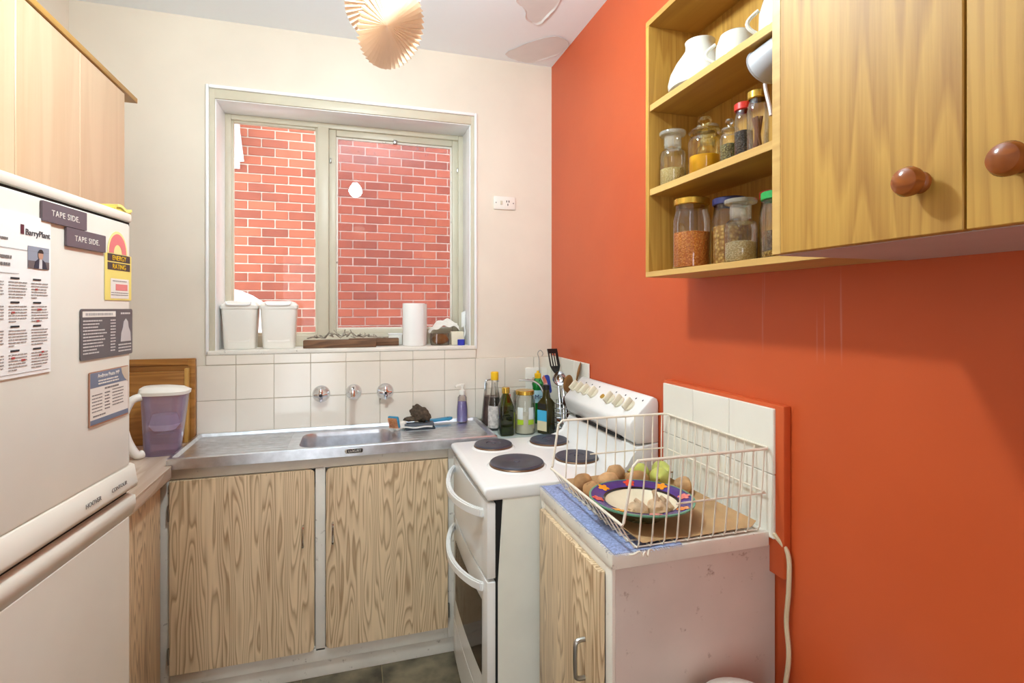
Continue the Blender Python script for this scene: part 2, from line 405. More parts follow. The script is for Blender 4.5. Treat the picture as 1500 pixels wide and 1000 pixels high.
# right wall: red-painted backing board with six tiles, and tiles in the far corner behind the cooker
bkt = mk('tile_backing', bx(.957, XR, .988, 1.482, .80, 1.203, .003), M['redwall'], wr)
for k in range(3):
    y0 = 1.012 + .1545 * k
    for z0, z1 in ((.884, 1.037), (1.037, 1.194)): tile(y0, y0 + .1545, z0, z1, 'x', wr, .954, M['tilew'])
for k in range(3):
    y0 = 2.072 + .152 * k
    for z0, z1 in ((.884, 1.037), (1.037, 1.194)): tile(y0, y0 + .152, z0, z1, 'x', wr, .972, M['tilew'])

# ------------------------------------------------------------------ window
win = thing('window_1', 'white-reveal window with beige aluminium frame above the sink', 'window', (0, 2.6, 1.232), kind='structure')
del win['category']; del win['label']
def ring(bm, x0, x1, z0, z1, wd, y0, y1, bev=.002, wb_=None):
    wb_ = wd if wb_ is None else wb_
    box(bm, x0, x0 + wd, y0, y1, z0, z1, bev); box(bm, x1 - wd, x1, y0, y1, z0, z1, bev)
    box(bm, x0 + wd, x1 - wd, y0, y1, z1 - wd, z1, bev); box(bm, x0 + wd, x1 - wd, y0, y1, z0, z0 + wb_, bev)
    return bm
b = NB()
box(b, -.601, -.588, YB - .014, YB, 1.232, 2.388, .004); box(b, .570, .583, YB - .014, YB, 1.232, 2.388, .004); box(b, -.588, .57, YB - .014, YB, 2.373, 2.388, .004)
mk('bead', b, M['white'], win)
b = NB()
box(b, -.588, WX0 + .002, YB - .005, YB + .02, 1.232, 2.373, .001); box(b, WX1 - .002, .57, YB - .005, YB + .02, 1.232, 2.373, .001); box(b, WX0, WX1, YB - .005, YB + .02, WZ1 - .002, 2.373, .001)
mk('casing', b, M['winframe'], win)
b = NB()
box(b, WX0, WX0 + .006, YB + .004, 2.72, 1.25, WZ1, .001); box(b, WX1 - .006, WX1, YB + .004, 2.72, 1.25, WZ1, .001); box(b, WX0, WX1, YB + .004, 2.72, WZ1 - .006, WZ1, .001)
mk('reveal', b, M['white'], win)
mk('window_sill', bx(-.60, .58, YB - .014, 2.72, 1.231, 1.25, .004), M['grime'], win)
fr = mk('window_frame', ring(NB(), WX0 + .004, WX1 - .004, 1.25, WZ1 - .004, .026, 2.705, 2.765, .003, .055), M['winframe'], win)
mk('mullion', bx(-.163, -.112, 2.70, 2.765, 1.30, 2.31, .003), M['winframe'], win)
sash = mk('sash', ring(NB(), -.112, .530, 1.295, 2.31, .034, 2.722, 2.752, .004), M['winframe'], win)
mk('sash_bead', ring(NB(), -.080, .498, 1.327, 2.276, .010, 2.735, 2.748, .002), M['grime'], sash)
fx = mk('glazing_bead', ring(NB(), -.545, -.160, 1.303, 2.31, .014, 2.72, 2.745, .003), M['winframe'], win)
mk('pane', bx(-.534, -.166, 2.733, 2.737, 1.312, 2.30), M['pane'], win)
# dusty pane of the opening sash: dust film thicker in the top corners
def dusty():
    m = bpy.data.materials.new('dusty_glass'); m.use_nodes = True; nt = m.node_tree; nt.nodes.clear()
    out = nt.nodes.new('ShaderNodeOutputMaterial'); tr = nt.nodes.new('ShaderNodeBsdfTransparent'); tr.inputs[0].default_value = (.86, .80, .82, 1)
    df = nt.nodes.new('ShaderNodeBsdfDiffuse'); df.inputs[0].default_value = lin((150, 120, 130)); tl = nt.nodes.new('ShaderNodeBsdfGlossy'); tl.inputs['Roughness'].default_value = .0
    v = mapping(nt); tc = nt.nodes.new('ShaderNodeTexCoord'); sp = nt.nodes.new('ShaderNodeSeparateXYZ'); L(nt, tc.outputs['Generated'], sp.inputs[0])
    spk = ramp(nt, noisen(nt, v, 55, 4, .7), [(.60, (0, 0, 0, 1)), (.66, (1, 1, 1, 1))])
    top = ramp(nt, sp.outputs[2], [(.9, (0, 0, 0, 1)), (1, (1, 1, 1, 1))])
    k = mathn(nt, 'ADD', mathn(nt, 'MULTIPLY', spk, mathn(nt, 'MULTIPLY', top, .9)), .05)
    mx = nt.nodes.new('ShaderNodeMixShader'); L(nt, k, mx.inputs[0]); L(nt, tr.outputs[0], mx.inputs[1]); L(nt, df.outputs[0], mx.inputs[2])
    mx2 = nt.nodes.new('ShaderNodeMixShader'); f = nt.nodes.new('ShaderNodeFresnel'); f.inputs[0].default_value = 1.45; L(nt, f.outputs[0], mx2.inputs[0])
    L(nt, mx.outputs[0], mx2.inputs[1]); L(nt, tl.outputs[0], mx2.inputs[2]); L(nt, mx2.outputs[0], out.inputs[0]); return m
mk('pane', bx(-.076, .494, 2.740, 2.743, 1.331, 2.272), dusty(), sash)
mk('latch', bx(-.108, -.100, 2.712, 2.722, 2.14, 2.165, .003), M['dullmetal'], sash)
mk('latch', bx(.520, .527, 2.712, 2.722, 2.14, 2.165, .003), M['dullmetal'], sash)
mk('stay', bx(.195, .215, 2.716, 2.735, 2.262, 2.282, .003), M['dullmetal'], sash)

# ------------------------------------------------------------------ outside
YW = 5.55
ow = thing('brick_wall', 'orange-red brick wall of the neighbouring building seen through the window', 'brick wall', (0, YW, -.3))
mk('mortar_bed', bx(-4.5, 4.5, YW + .006, YW + .25, -.3, 5.2), M['mortar'], ow)
bm_ = bx(-.115, .115, -.05, .05, -.038, .038, .004, 1)
bme = bpy.data.meshes.new('brick'); bm_.to_mesh(bme); bm_.free(); finish(bme, M['brick'], False)
rest = NB(); cnt = 0
for r in range(62):
    z = -.25 + r * .0862
    for cidx in range(-19, 20):
        x = cidx * .2405 + (.12 if r % 2 else 0)
        if -1.98 < x < -1.10 and z > 2.74 and z < 3.95: continue
        if -1.26 <= x <= 1.24 and 1.14 < z < 3.40 and cnt < 300:
            o = inst('brick', bme, (x, YW + .05 + random.uniform(-.003, .003), z), ow, (0, random.uniform(-.006, .006), random.uniform(-.008, .008))); cnt += 1
        else:
            dx = random.uniform(-.002, .002)
            t = bmesh.new(); bmesh.ops.create_cube(t, size=1)
            for v in t.verts: v.co = Vector((x + dx + v.co.x * .23, YW + .05 + v.co.y * .1, z + v.co.z * .076))
            add(rest, t)
mk('bricks', rest, M['brick'], ow, smooth=False, kind='stuff')
mk('ground', bx(-4.5, 4.5, 2.75, YW + .3, -.4, -.3), paint('concrete_ground', (176, 170, 160), .9, .08, 4), kind='structure')
nw = thing('casement_window', 'white casement window standing open on the brick wall outside', 'window', (-1.6, YW, 2.76))
mk('window_frame', ring(NB(), -1.95, -1.03, 2.76, 3.9, .06, YW - .03, YW + .08, .004), M['white'], nw)
mk('pane', bx(-1.90, -1.08, YW + .01, YW + .02, 2.81, 3.85), flat('dark_pane', (110, 124, 136), .05), nw)
sb = ring(NB(), 0, .5, 0, 1.06, .06, -.02, .02, .004)
Mx = Matrix.Translation((-1.005, YW - .03, 2.82)) @ Matrix.Rotation(math.radians(-7), 4, 'Y') @ Matrix.Rotation(math.radians(-96), 4, 'Z')
bmesh.ops.transform(sb, matrix=Mx, verts=sb.verts)
sa = mk('sash', sb, M['white'], nw)
sb = bx(.05, .45, -.004, .004, .05, 1.01); bmesh.ops.transform(sb, matrix=Mx, verts=sb.verts); mk('pane', sb, flat('bluish_pane', (190, 208, 222), .05), sa)
aw = thing('awning', 'white curved awning outside below the left pane', 'awning', (-1.3, 4.9, 1.2))
pts = [(-1.25 + .60 * math.cos(a), 1.14 + .50 * math.sin(a)) for a in [PI * k / 16 for k in range(17)]]
inn = [(-1.25 + .585 * math.cos(a), 1.14 + .485 * math.sin(a)) for a in [PI * k / 16 for k in range(17)]]
mk('canopy', prism(NB(), pts + inn[::-1], 'y', 4.4, YW - .004), flat('white_canopy', (245, 246, 248), .4), aw)
b = NB(); tube(b, [(-1.25 + .59 * math.cos(a), 4.4, 1.14 + .49 * math.sin(a)) for a in [PI * k / 16 for k in range(17)]], .014); mk('rim', b, M['white'], aw)

# ------------------------------------------------------------------ ceiling lamp and paper rosette
lamp = thing('pendant_lamp', 'bare round bulb hanging from the ceiling above the middle of the kitchen', 'lamp', (.02, 1.14, 2.36))
LX, LY, LZ = .02, 1.14, 2.36
mb, nt, p = nodes('bulb_glow'); p.inputs['Emission Color'].default_value = (.80, .95, 1.0, 1); p.inputs['Emission Strength'].default_value = BULB
b = NB(); lathe(b, [(.0, -.05), (.02, -.046), (.04, -.03), (.05, 0), (.043, .026), (.025, .05), (.02, .062)], (LX, LY, LZ), 24); mk('bulb', b, mb, lamp)
b = NB(); lathe(b, [(0, .1), (.017, .1), (.021, .09), (.021, .058), (0, .058)], (LX, LY, LZ), 16); mk('socket', b, M['plastic'], lamp)
mk('cord', tube(NB(), [(LX, LY, LZ + .1), (LX, LY, ZC)], .003), M['plastic'], lamp)
b = NB(); lathe(b, [(0, -.03), (.02, -.028), (.045, -.012), (.05, 0), (0, 0)], (LX, LY, ZC), 24); mk('ceiling_rose', b, M['plastic'], lamp)

def rosette():
    c = Vector((.069, 1.0, 1.950)); t = thing('paper_rosette', 'pleated cream paper rosette hanging from the ceiling', 'paper decoration', c)
    m, nt, p = nodes('cream_tissue_paper'); p.inputs['Base Color'].default_value = lin((238, 222, 204)); p.inputs['Roughness'].default_value = .9
    td = nt.nodes.new('ShaderNodeBsdfTranslucent'); td.inputs[0].default_value = lin((236, 206, 176)); mx = nt.nodes.new('ShaderNodeMixShader'); mx.inputs[0].default_value = .45
    L(nt, p.outputs[0], mx.inputs[1]); L(nt, td.outputs[0], mx.inputs[2]); L(nt, mx.outputs[0], nt.nodes['Material Output'].inputs[0])
    n = 44; bmm = NB(); R = .074
    def fold(k, j, nr=6):
        s = j / nr; a = 2 * PI * k / (2 * n); up = (k % 2) * 2 - 1
        r = R * s * (1 if k % 2 else .985); return (r * math.cos(a), r * math.sin(a), up * .0052 * s + .015 * (1 - s) ** 1.5)
    g = [[bmm.verts.new(fold(k, j)) for j in range(7)] for k in range(2 * n)]
    for k in range(2 * n):
        for j in range(6): bmm.faces.new((g[k][j], g[(k + 1) % (2 * n)][j], g[(k + 1) % (2 * n)][j + 1], g[k][j + 1]))
    bmesh.ops.remove_doubles(bmm, verts=bmm.verts, dist=1e-5)
    nrm = Vector((.55, -.62, -.55)).normalized(); q = Vector((0, 0, -1)).rotation_difference(nrm).to_matrix().to_4x4()
    bmesh.ops.transform(bmm, matrix=Matrix.Translation(c) @ q, verts=bmm.verts)
    mk('pleats', bmm, m, t, smooth=False)
    # second fan behind it, turned the other way
    bmm = NB(); g = [[bmm.verts.new(fold(k, j)) for j in range(7)] for k in range(2 * n)]
    for k in range(2 * n):
        for j in range(6): bmm.faces.new((g[k][j], g[(k + 1) % (2 * n)][j], g[(k + 1) % (2 * n)][j + 1], g[k][j + 1]))
    bmesh.ops.remove_doubles(bmm, verts=bmm.verts, dist=1e-5)
    q = Vector((0, 0, -1)).rotation_difference(Vector((-.25, -.85, -.15)).normalized()).to_matrix().to_4x4()
    c2 = c + Vector((-.014, .055, .075)); bmesh.ops.transform(bmm, matrix=Matrix.Translation(c2) @ q, verts=bmm.verts)
    mk('pleats', bmm, m, t, smooth=False)
    mk('string', tube(NB(), [c2, (c2.x, c2.y, ZC)], .0012, 5), M['paper'], t)
rosette()

# ------------------------------------------------------------------ left: bench, base cupboard, wall cupboard
t = thing('benchtop', 'pale wood-grain laminate benchtop running along the left wall', 'benchtop', (-.85, 2.0, .835))
mk('top', prism(NB(), [(XL + .004, 1.53), (-.612, 1.53), (-.612, 2.126), (-.635, 2.126), (-.635, YB - .014), (XL + .004, YB - .014)], 'z', .868, .876, .001, 1), M['lamtop'], t)
mk('edge', bx(-.632, -.612, 1.53, 2.126, .832, .868, .003), M['lamtop'], t)
mk('core', bx(XL + .004, -.664, 1.53, YB - .014, .832, .868), M['grime'], t)
t = thing('base_cupboard', 'wood-grain base cupboard under the left benchtop beside the fridge', 'cupboard', (-.85, 1.8, 0))
mk('carcass', bx(XL + .006, -.664, 1.56, 2.15, .09, .831), M['grime'], t)
mk('door', bx(-.664, -.646, 1.56, 2.125, .11, .822, .002), M['lam'], t)
mk('kickboard', bx(XL + .006, -.69, 1.56, 2.15, 0, .09), M['grime'], t)
t = thing('wall_cupboard', 'pale beech wall cupboard with flat doors above the fridge', 'cupboard', (-.915, 1.4, 1.69))
mk('carcass', bx(XL + .004, -.758, .70, 2.09, 1.69, 2.16, .001), M['oakL'], t)
for y0, y1 in ((1.784, 2.088), (1.485, 1.781), (1.186, 1.482), (.887, 1.183)):
    mk('door', bx(-.757, -.740, y0, y1, 1.692, 2.158, .0015, 1), M['oakL'], t)
mk('top_board', bx(XL + .004, -.735, .68, 2.185, 2.161, 2.178, .001), M['oakRy'], t)

# ------------------------------------------------------------------ sink cupboard
t = thing('sink_cupboard', 'two-door wood-grain cupboard in a white painted frame under the sink', 'cupboard', (-.05, 2.3, 0))
b = NB()
FY = 2.163
box(b, -.660, -.628, FY, FY + .02, .07, .86, .002); box(b, .376, .58, FY, FY + .02, .07, .86, .002); box(b, -.138, -.102, FY, FY + .02, .11, .82, .002)
box(b, -.628, .376, FY, FY + .02, .815, .86, .002); box(b, -.628, .376, FY, FY + .02, .07, .12, .002)
mk('face_frame', b, M['grime'], t)
mk('carcass', bx(-.655, .60, FY + .02, YB - .002, .07, .735), M['grime'], t)
mk('side_panel', bx(-.655, -.64, FY + .02, YB - .002, .735, .855), M['grime'], t)
mk('kickboard', bx(-.66, .58, 2.178, 2.20, 0, .07, .002), M['grime'], t)
def dhandle(bm, x, y, z0, z1, out, r=.0045, ax='y'):
    d = Vector((0, -out, 0)) if ax == 'y' else Vector((-out, 0, 0)); a = Vector((x, y, z0)); e = Vector((x, y, z1)); k = Vector((0, 0, .014))
    tube(bm, smoothpath([a, a + d * .75 + k * .1, a + d + k, e + d - k, e + d * .75 - k * .1, e], 4), r, 8)
    return bm
d1 = mk('door', prism(NB(), rrect(-.626, -.141, .121, .814, .018, 5, (1, 0, 0, 1)), 'y', FY - .016, FY, .0015, 1), M['lam'], t)
mk('handle', dhandle(NB(), -.181, FY - .016, .528, .606, .022), M['chrome'], d1)
d2 = mk('door', prism(NB(), rrect(-.099, .374, .121, .814, .018, 5, (0, 1, 1, 0)), 'y', FY - .016, FY, .0015, 1), M['lam'], t)
mk('handle', dhandle(NB(), -.074, FY - .016, .528, .606, .022), M['chrome'], d2)
for z in (.19, .70):
    b = NB(); box(b, -.634, -.626, FY - .012, FY, z - .025, z + .025, .001); tube(b, [(-.629, FY - .013, z - .028), (-.629, FY - .013, z + .028)], .004); mk('hinge', b, M['dullmetal'], d1)
    b = NB(); box(b, .374, .382, FY - .012, FY, z - .025, z + .025, .001); tube(b, [(.377, FY - .013, z - .028), (.377, FY - .013, z + .028)], .004); mk('hinge', b, M['dullmetal'], d2)

# corner worktop right of the sink, behind the cooker
mk('worktop', bx(.584, XR - .008, 2.112, YB - .012, .835, .876, .003), paint('grey_green_worktop', (176, 186, 180), .35, .05, 8), label='small grey-green worktop in the corner behind the cooker holding the bottles', cat='worktop')

# ------------------------------------------------------------------ sink
SX0, SX1, SY0, SY1 = -.632, .582, 2.13, 2.524
t = thing('sink', 'stainless steel sink top with one bowl and two ridged drainers', 'sink', (-.02, 2.3, .86))
zt, zd = .900, .889
bowl = rrect(-.204, .160, 2.195, 2.445, .055, 6)
bi = NB()
def loop_fill(bm, outer, inner, z):
    tt = bmesh.new(); es = []
    for lp in (outer, inner):
        vs = [tt.verts.new((x, y, z)) for x, y in lp]; es += [tt.edges.new((vs[i], vs[(i + 1) % len(vs)])) for i in range(len(vs))]
    bmesh.ops.triangle_fill(tt, use_beauty=True, edges=es, normal=(0, 0, 1)); add(bm, tt)
b = NB()
loop_fill(b, rrect(SX0 + .022, SX1 - .022, SY0 + .022, SY1 - .022, .012, 4), bowl, zd)
r_in = rrect(SX0 + .022, SX1 - .022, SY0 + .022, SY1 - .022, .012, 4); r_mid = rrect(SX0 + .014, SX1 - .014, SY0 + .014, SY1 - .014, .012, 4); r_out = rrect(SX0 + .004, SX1 - .004, SY0 + .004, SY1 - .004, .008, 4); r_o2 = rrect(SX0, SX1, SY0, SY1, .006, 4)
def strip(bm, A, za, B, zb):
    tt = bmesh.new(); va = [tt.verts.new((x, y, za)) for x, y in A]; vb = [tt.verts.new((x, y, zb)) for x, y in B]; n = len(A)
    for i in range(n): tt.faces.new((va[i], va[(i + 1) % n], vb[(i + 1) % n], vb[i]))
    add(bm, tt)
strip(b, r_in, zd, r_mid, zt); strip(b, r_mid, zt, r_out, zt); strip(b, r_out, zt, r_o2, zt - .004); strip(b, r_o2, zt - .004, r_o2, .860)
bmesh.ops.remove_doubles(b, verts=b.verts, dist=1e-4)
mk('sink_top', b, M['steel'], t)
b = NB()
def shrink(lp, k, cx=-.022, cy=2.32): return [(cx + (x - cx) * k, cy + (y - cy) * k) for x, y in lp]
seq = [(1, zd), (.985, zd - .006), (.97, zd - .02), (.94, .765), (.90, .748), (.80, .742)]
for (k0, z0), (k1, z1) in zip(seq, seq[1:]): strip(b, shrink(bowl, k0), z0, shrink(bowl, k1), z1)
tt = bmesh.new(); tt.faces.new([tt.verts.new((x, y, .742)) for x, y in shrink(bowl, .80)]); add(b, tt)
bmesh.ops.remove_doubles(b, verts=b.verts, dist=1e-4)
bo = mk('bowl', b, M['steel'], t)
b = NB(); lathe(b, [(0, .7435), (.03, .7435), (.036, .7455), (.04, .743)], (-.022, 2.32, 0), 20); mk('drain', b, M['dullmetal'], bo)
def ridge(x0, x1, y):
    return prism(NB(), [(y - .011, zd), (y, zd + .0035), (y + .011, zd)], 'x', x0, x1)
for k in range(9):
    y = 2.185 + k * .034
    mk('drainer_ridge', ridge(-.575, -.245, y), M['steel'], t, smooth=True, ang=1.5)
    mk('drainer_ridge', ridge(.20, .525, y), M['steel'], t, smooth=True, ang=1.5)
bd = mk('badge', prism(NB(), rrect(-.030, .038, .871, .890, .008, 4), 'y', SY0 - .002, SY0 + .001, .0006, 1), M['chrome'], t)
mk('badge_inset', prism(NB(), rrect(-.022, .036, .8735, .8875, .004, 3), 'y', SY0 - .0026, SY0 - .0015), M['darkink'], bd)
text('LUXURY', .0125, (.007, SY0 - .0030, .8765), M['offwhite'], bd, align='CENTER')

# ------------------------------------------------------------------ taps
def tap(x, z, lab, turn):
    t = thing('tap', lab, 'tap', (x, YB - .011, z)); y = YB - .011
    b = NB(); lathe(b, [(0, 0), (.037, 0), (.038, .004), (.032, .014), (.02, .024), (.016, .036), (0, .036)], (x, y, z), 28, '-y'); mk('flange', b, M['chrome'], t)
    b = NB(); n = 40; tt = bmesh.new(); rgs = []
    for sc_, dy in ((.55, .030), (.9, .034), (1.0, .040), (.97, .047), (.82, .053), (.55, .0575), (.25, .0595)):
        rgs.append([])
        for k in range(n):
            a = 2 * PI * k / n + turn; r = sc_ * (.0255 + .0085 * sc_ * math.cos(4 * a)); rgs[-1].append(tt.verts.new((x + r * math.cos(a), y - dy, z + r * math.sin(a))))
    for A, B in zip(rgs, rgs[1:]):
        for k in range(n): tt.faces.new((A[k], A[(k + 1) % n], B[(k + 1) % n], B[k]))
    tt.faces.new(rgs[0]); tt.faces.new(rgs[-1][::-1]); add(b, tt); mk('handle', b, M['chrome'], t)
    b = NB(); lathe(b, [(.0, .062), (.006, .0615), (.008, .058), (.008, .056), (0, .056)], (x, y, z), 16, '-y'); mk('button', b, M['black'], t)
tap(-.136, 1.047, 'chrome four-lobed tap on the tiles left of the spout', .5)
tap(.144, 1.046, 'chrome four-lobed tap on the tiles right of the spout', 0)
t = thing('spout', 'chrome sink spout pointing out from the tiles between the taps', 'spout', (.004, YB - .011, 1.055)); y = YB - .011; x = .004; z = 1.05
b = NB(); lathe(b, [(0, 0), (.034, 0), (.035, .004), (.03, .013), (.02, .024), (.016, .03), (0, .03)], (x, y, z), 28, '-y'); mk('flange', b, M['chrome'], t)
mk('pipe', tube(NB(), smoothpath([(x, y - .01, z), (x, y - .04, z + .006), (x - .002, y - .09, z + .03), (x - .003, y - .14, z + .038), (x - .004, y - .175, z + .028), (x - .004, y - .185, z + .005)], 6), .011, 14), M['chrome'], t)

# ------------------------------------------------------------------ things on the sink
ZS = .8925
t = thing('dish_brush', 'white and teal dish brush with orange bristles lying by the sink bowl', 'brush', (.19, 2.40, ZS))
b = NB(); box(b, -.03, .03, -.016, .016, 0, .03, .008, 3); bmesh.ops.transform(b, matrix=Matrix.Translation((.205, 2.405, ZS)) @ Matrix.Rotation(.5, 4, 'Z') @ Matrix.Rotation(-.25, 4, 'Y'), verts=b.verts); mk('head', b, M['plastic'], t)
b = NB(); box(b, -.006, .006, -.026, .026, -.028, .028, .005, 2); Mh = Matrix.Translation((.175, 2.385, ZS + .036)) @ Matrix.Rotation(.95, 4, 'Z') @ Matrix.Rotation(-.35, 4, 'Y'); bmesh.ops.transform(b, matrix=Mh, verts=b.verts); mk('rim', b, M['teal'], t)
b = NB()
for i in range(6):
    for j in range(6):
        c0 = Vector((-.005, -.019 + i * .0076, -.021 + j * .0084)); t2 = NB(); tube(t2, [c0, c0 + Vector((-.011, 0, 0))], .0022, 5); add(b, t2)
bmesh.ops.transform(b, matrix=Mh, verts=b.verts); mk('bristles', b, flat('orange_bristle', (232, 150, 80), .6), t, kind='stuff')
t = thing('washing_brush', 'flat blue-handled brush lying behind the brown scourer on the drainer', 'brush', (.38, 2.47, ZS))
b = prism(NB(), [(-.08, -.012), (.02, -.013), (.055, -.017), (.075, -.015), (.085, 0), (.075, .015), (.055, .017), (.02, .013), (-.08, .012)], 'z', 0, .012, .003)
bmesh.ops.transform(b, matrix=Matrix.Translation((.365, 2.455, ZS + .012)) @ Matrix.Rotation(.06, 4, 'Z') @ Matrix.Rotation(-.06, 4, 'Y'), verts=b.verts); mk('handle', b, M['teal'], t)
b = NB(); lathe(b, [(.004, -.001), (.008, -.001), (.008, .014), (.004, .014)], (.43, 2.458, ZS + .014), 12); mk('hanging_hole', b, M['black'], t)
b = NB(); box(b, .27, .31, 2.435, 2.468, ZS + .001, ZS + .02, .006); mk('head', b, M['plastic'], t)
t = thing('folded_cloth', 'folded dark grey and white dishcloth on the drainer', 'cloth', (.285, 2.40, ZS))
for k, (m_, dx) in enumerate(((flat('charcoal_cloth', (52, 58, 66), .9), 0), (flat('white_cloth', (224, 222, 214), .9), -.012), (flat('grey_cloth', (92, 96, 104), .9), -.004))):
    zz0 = ZS + .001 + k * .009
    b = NB(); sheet(b, lambda u, v: (.225 + dx + u * .13, 2.372 + v * .052 + .004 * math.sin(u * 5 + k), zz0 + .0025 * math.sin(u * 9 + k) * math.sin(v * 4 + k) + .003), 14, 6, .007); mk('fold', b, m_, t)
b = NB(); lump(b, (.295, 2.41, ZS + .062), (.05, .024, .032), .35, 2.4, -.2, 3, 4, .55); lump(b, (.262, 2.41, ZS + .04), (.045, .022, .012), .3, 2.5, 0, 5, 3)
mk('scourer', b, paint('brown_mesh_scourer', (86, 70, 54), .9, .3, 90, .8, 220), label='crumpled brown mesh scourer on top of the folded dishcloth', cat='scourer')
t = thing('soap_bottle', 'purple hand soap pump bottle at the back corner of the sink', 'bottle', (.497, 2.465, ZS))
b = NB(); lathe(b, [(0, 0), (.024, 0), (.027, .006), (.0265, .06), (.022, .1), (.0215, .118), (.014, .128), (.012, .132), (0, .132)], (.497, 2.465, ZS), 22, sx=1, sy=.75); mk('bottle', b, M['glass'], t)
b = NB(); lathe(b, [(0, .002), (.022, .004), (.0245, .01), (.024, .06), (.02, .098), (0, .1)], (.497, 2.465, ZS), 22, sx=1, sy=.72); mk('soap', b, flat('violet_soap', (140, 128, 190), .2), t)
b = NB(); lathe(b, [(0, .130), (.013, .130), (.014, .150), (.008, .153), (.005, .17), (.013, .171), (.013, .180), (0, .181)], (.497, 2.465, ZS), 16); tube(b, [(.497, 2.465, ZS + .176), (.47, 2.45, ZS + .176), (.462, 2.446, ZS + .17)], .005); mk('pump', b, M['plastic'], t)

# ------------------------------------------------------------------ left bench: boards and water jug
ZBn = .877
t = thing('chopping_board', 'large brown wooden board leaning on the wall behind the water jug', 'board', (-.79, 2.5, ZBn))
b = prism(NB(), rrect(-.95, -.634, ZBn, 1.222, .006, 3), 'y', 2.506, 2.524, .002); mk('panel', b, M['board'], t)
b = NB(); ring(b, -.95, -.634, ZBn + .002, 1.222, .026, 2.500, 2.506, .001); mk('raised_border', b, M['board'], t)
t = thing('serving_board', 'smaller wooden board with pale edges leaning in front of the large board', 'board', (-.78, 2.47, ZBn))
mk('panel', bx(-.93, -.665, 2.472, 2.492, ZBn, 1.172, .002), M['board'], t)
mk('edge_strip', bx(-.665, -.652, 2.468, 2.494, ZBn, 1.184, .002), M['boardedge'], t)
t = thing('water_jug', 'purple water filter jug with white lid and handle on the left benchtop', 'jug', (-.70, 2.30, ZBn))
def loft(bm, secs, n=32, cap=True):
    """secs: (cx, cy, z, rx, ry, p) superellipse sections"""
    tt = bmesh.new(); R = []
    for cx, cy, z, rx, ry, p in secs:
        rg = []
        for k in range(n):
            a = 2 * PI * k / n; ca, sa_ = math.cos(a), math.sin(a)
            rg.append(tt.verts.new((cx + rx * math.copysign(abs(ca) ** (2 / p), ca), cy + ry * math.copysign(abs(sa_) ** (2 / p), sa_), z)))
        R.append(rg)
    for A, B in zip(R, R[1:]):
        for k in range(n): tt.faces.new((A[k], A[(k + 1) % n], B[(k + 1) % n], B[k]))
    if cap: tt.faces.new(R[0][::-1]); tt.faces.new(R[-1])
    add(bm, tt); return bm
jx, jy = -.695, 2.315
b = NB(); loft(b, [(jx, jy, ZBn, .058, .046, 3), (jx, jy, ZBn + .02, .060, .048, 3), (jx + .004, jy, ZBn + .12, .068, .054, 3), (jx + .008, jy, ZBn + .235, .078, .060, 3)]); mk('body', b, M['purple'], t)
b = NB(); loft(b, [(jx + .006, jy, ZBn + .112, .034, .036, 4), (jx + .007, jy, ZBn + .118, .058, .044, 3), (jx + .01, jy, ZBn + .23, .070, .052, 3)]); mk('reservoir', b, clear('lilac_plastic', (246, 243, 250), (220, 210, 236), .1, milk=.16, milkc=(236, 228, 248)), t)
b = NB(); loft(b, [(jx + .006, jy, ZBn + .092, .036, .034, 3), (jx + .006, jy, ZBn + .11, .05, .04, 3), (jx + .006, jy, ZBn + .15, .04, .036, 2)]); mk('filter', b, flat('pale_lilac', (240, 236, 246), .4), t)
b = NB(); loft(b, [(jx, jy, ZBn + .004, .054, .042, 3), (jx + .003, jy, ZBn + .082, .060, .047, 3)]); mk('water', b, clear('purple_water', (236, 224, 240), (206, 190, 220), .05), t)
b = NB(); loft(b, [(jx + .008, jy, ZBn + .228, .082, .064, 3), (jx + .008, jy, ZBn + .240, .084, .066, 3), (jx - .002, jy, ZBn + .252, .072, .056, 2.8), (jx - .018, jy, ZBn + .259, .046, .036, 2.4)]); ld = mk('lid', b, M['plastic'], t)
b = NB(); tube(b, smoothpath([(jx - .058, jy - .045, ZBn + .226), (jx - .085, jy - .06, ZBn + .212), (jx - .105, jy - .07, ZBn + .15), (jx - .094, jy - .072, ZBn + .08), (jx - .066, jy - .066, ZBn + .018), (jx - .05, jy - .05, ZBn + .016)], 6), .0145, 12); mk('handle', b, M['plastic'], t)

# ------------------------------------------------------------------ window sill things
ZSL = 1.2505
def canister(x, y, w_, lab, rz):
    t = thing('canister', lab, 'canister', (x, y, ZSL), rz, 'white plastic canisters on the window sill', local=True)
    h = .20; k = w_ / .15
    b = NB(); loft(b, [(0, 0, 0, .062 * k, .046, 6), (0, 0, .004, .064 * k, .048, 6), (0, 0, h * .94, .074 * k, .056, 7)]); mk('tub', b, M['plastic'], t)
    b = NB(); box(b, -.045 * k, .045 * k, -.0515, -.048, .03, h * .86, .0012, 1); bmesh.ops.rotate(b, verts=b.verts, cent=(0, -.05, .03), matrix=Matrix.Rotation(-.043, 3, 'X')); bmesh.ops.translate(b, verts=b.verts, vec=(0, .0018, 0)); mk('front_panel', b, M['plastic'], t)
    b = NB(); loft(b, [(0, 0, h * .90, .077 * k, .059, 7), (0, 0, h * .97, .077 * k, .059, 7), (0, 0, h * 1.04, .066 * k, .049, 6), (0, 0, h * 1.07, .05 * k, .036, 5)]); ld = mk('lid', b, M['plastic'], t)
    b = NB(); tube(b, smoothpath([(-.05 * k, -.058, h * 1.05), (-.046 * k, -.064, h * 1.0), (-.03 * k, -.065, h * .985), (.03 * k, -.065, h * .985), (.046 * k, -.064, h * 1.0), (.05 * k, -.058, h * 1.05)], 5), .0035, 8); mk('handle', b, M['white'], ld)
canister(-.482, 2.625, .148, 'white plastic canister at the left end of the window sill', 0)
canister(-.322, 2.62, .156, 'white plastic canister on the sill between the other canister and the planks', .03)
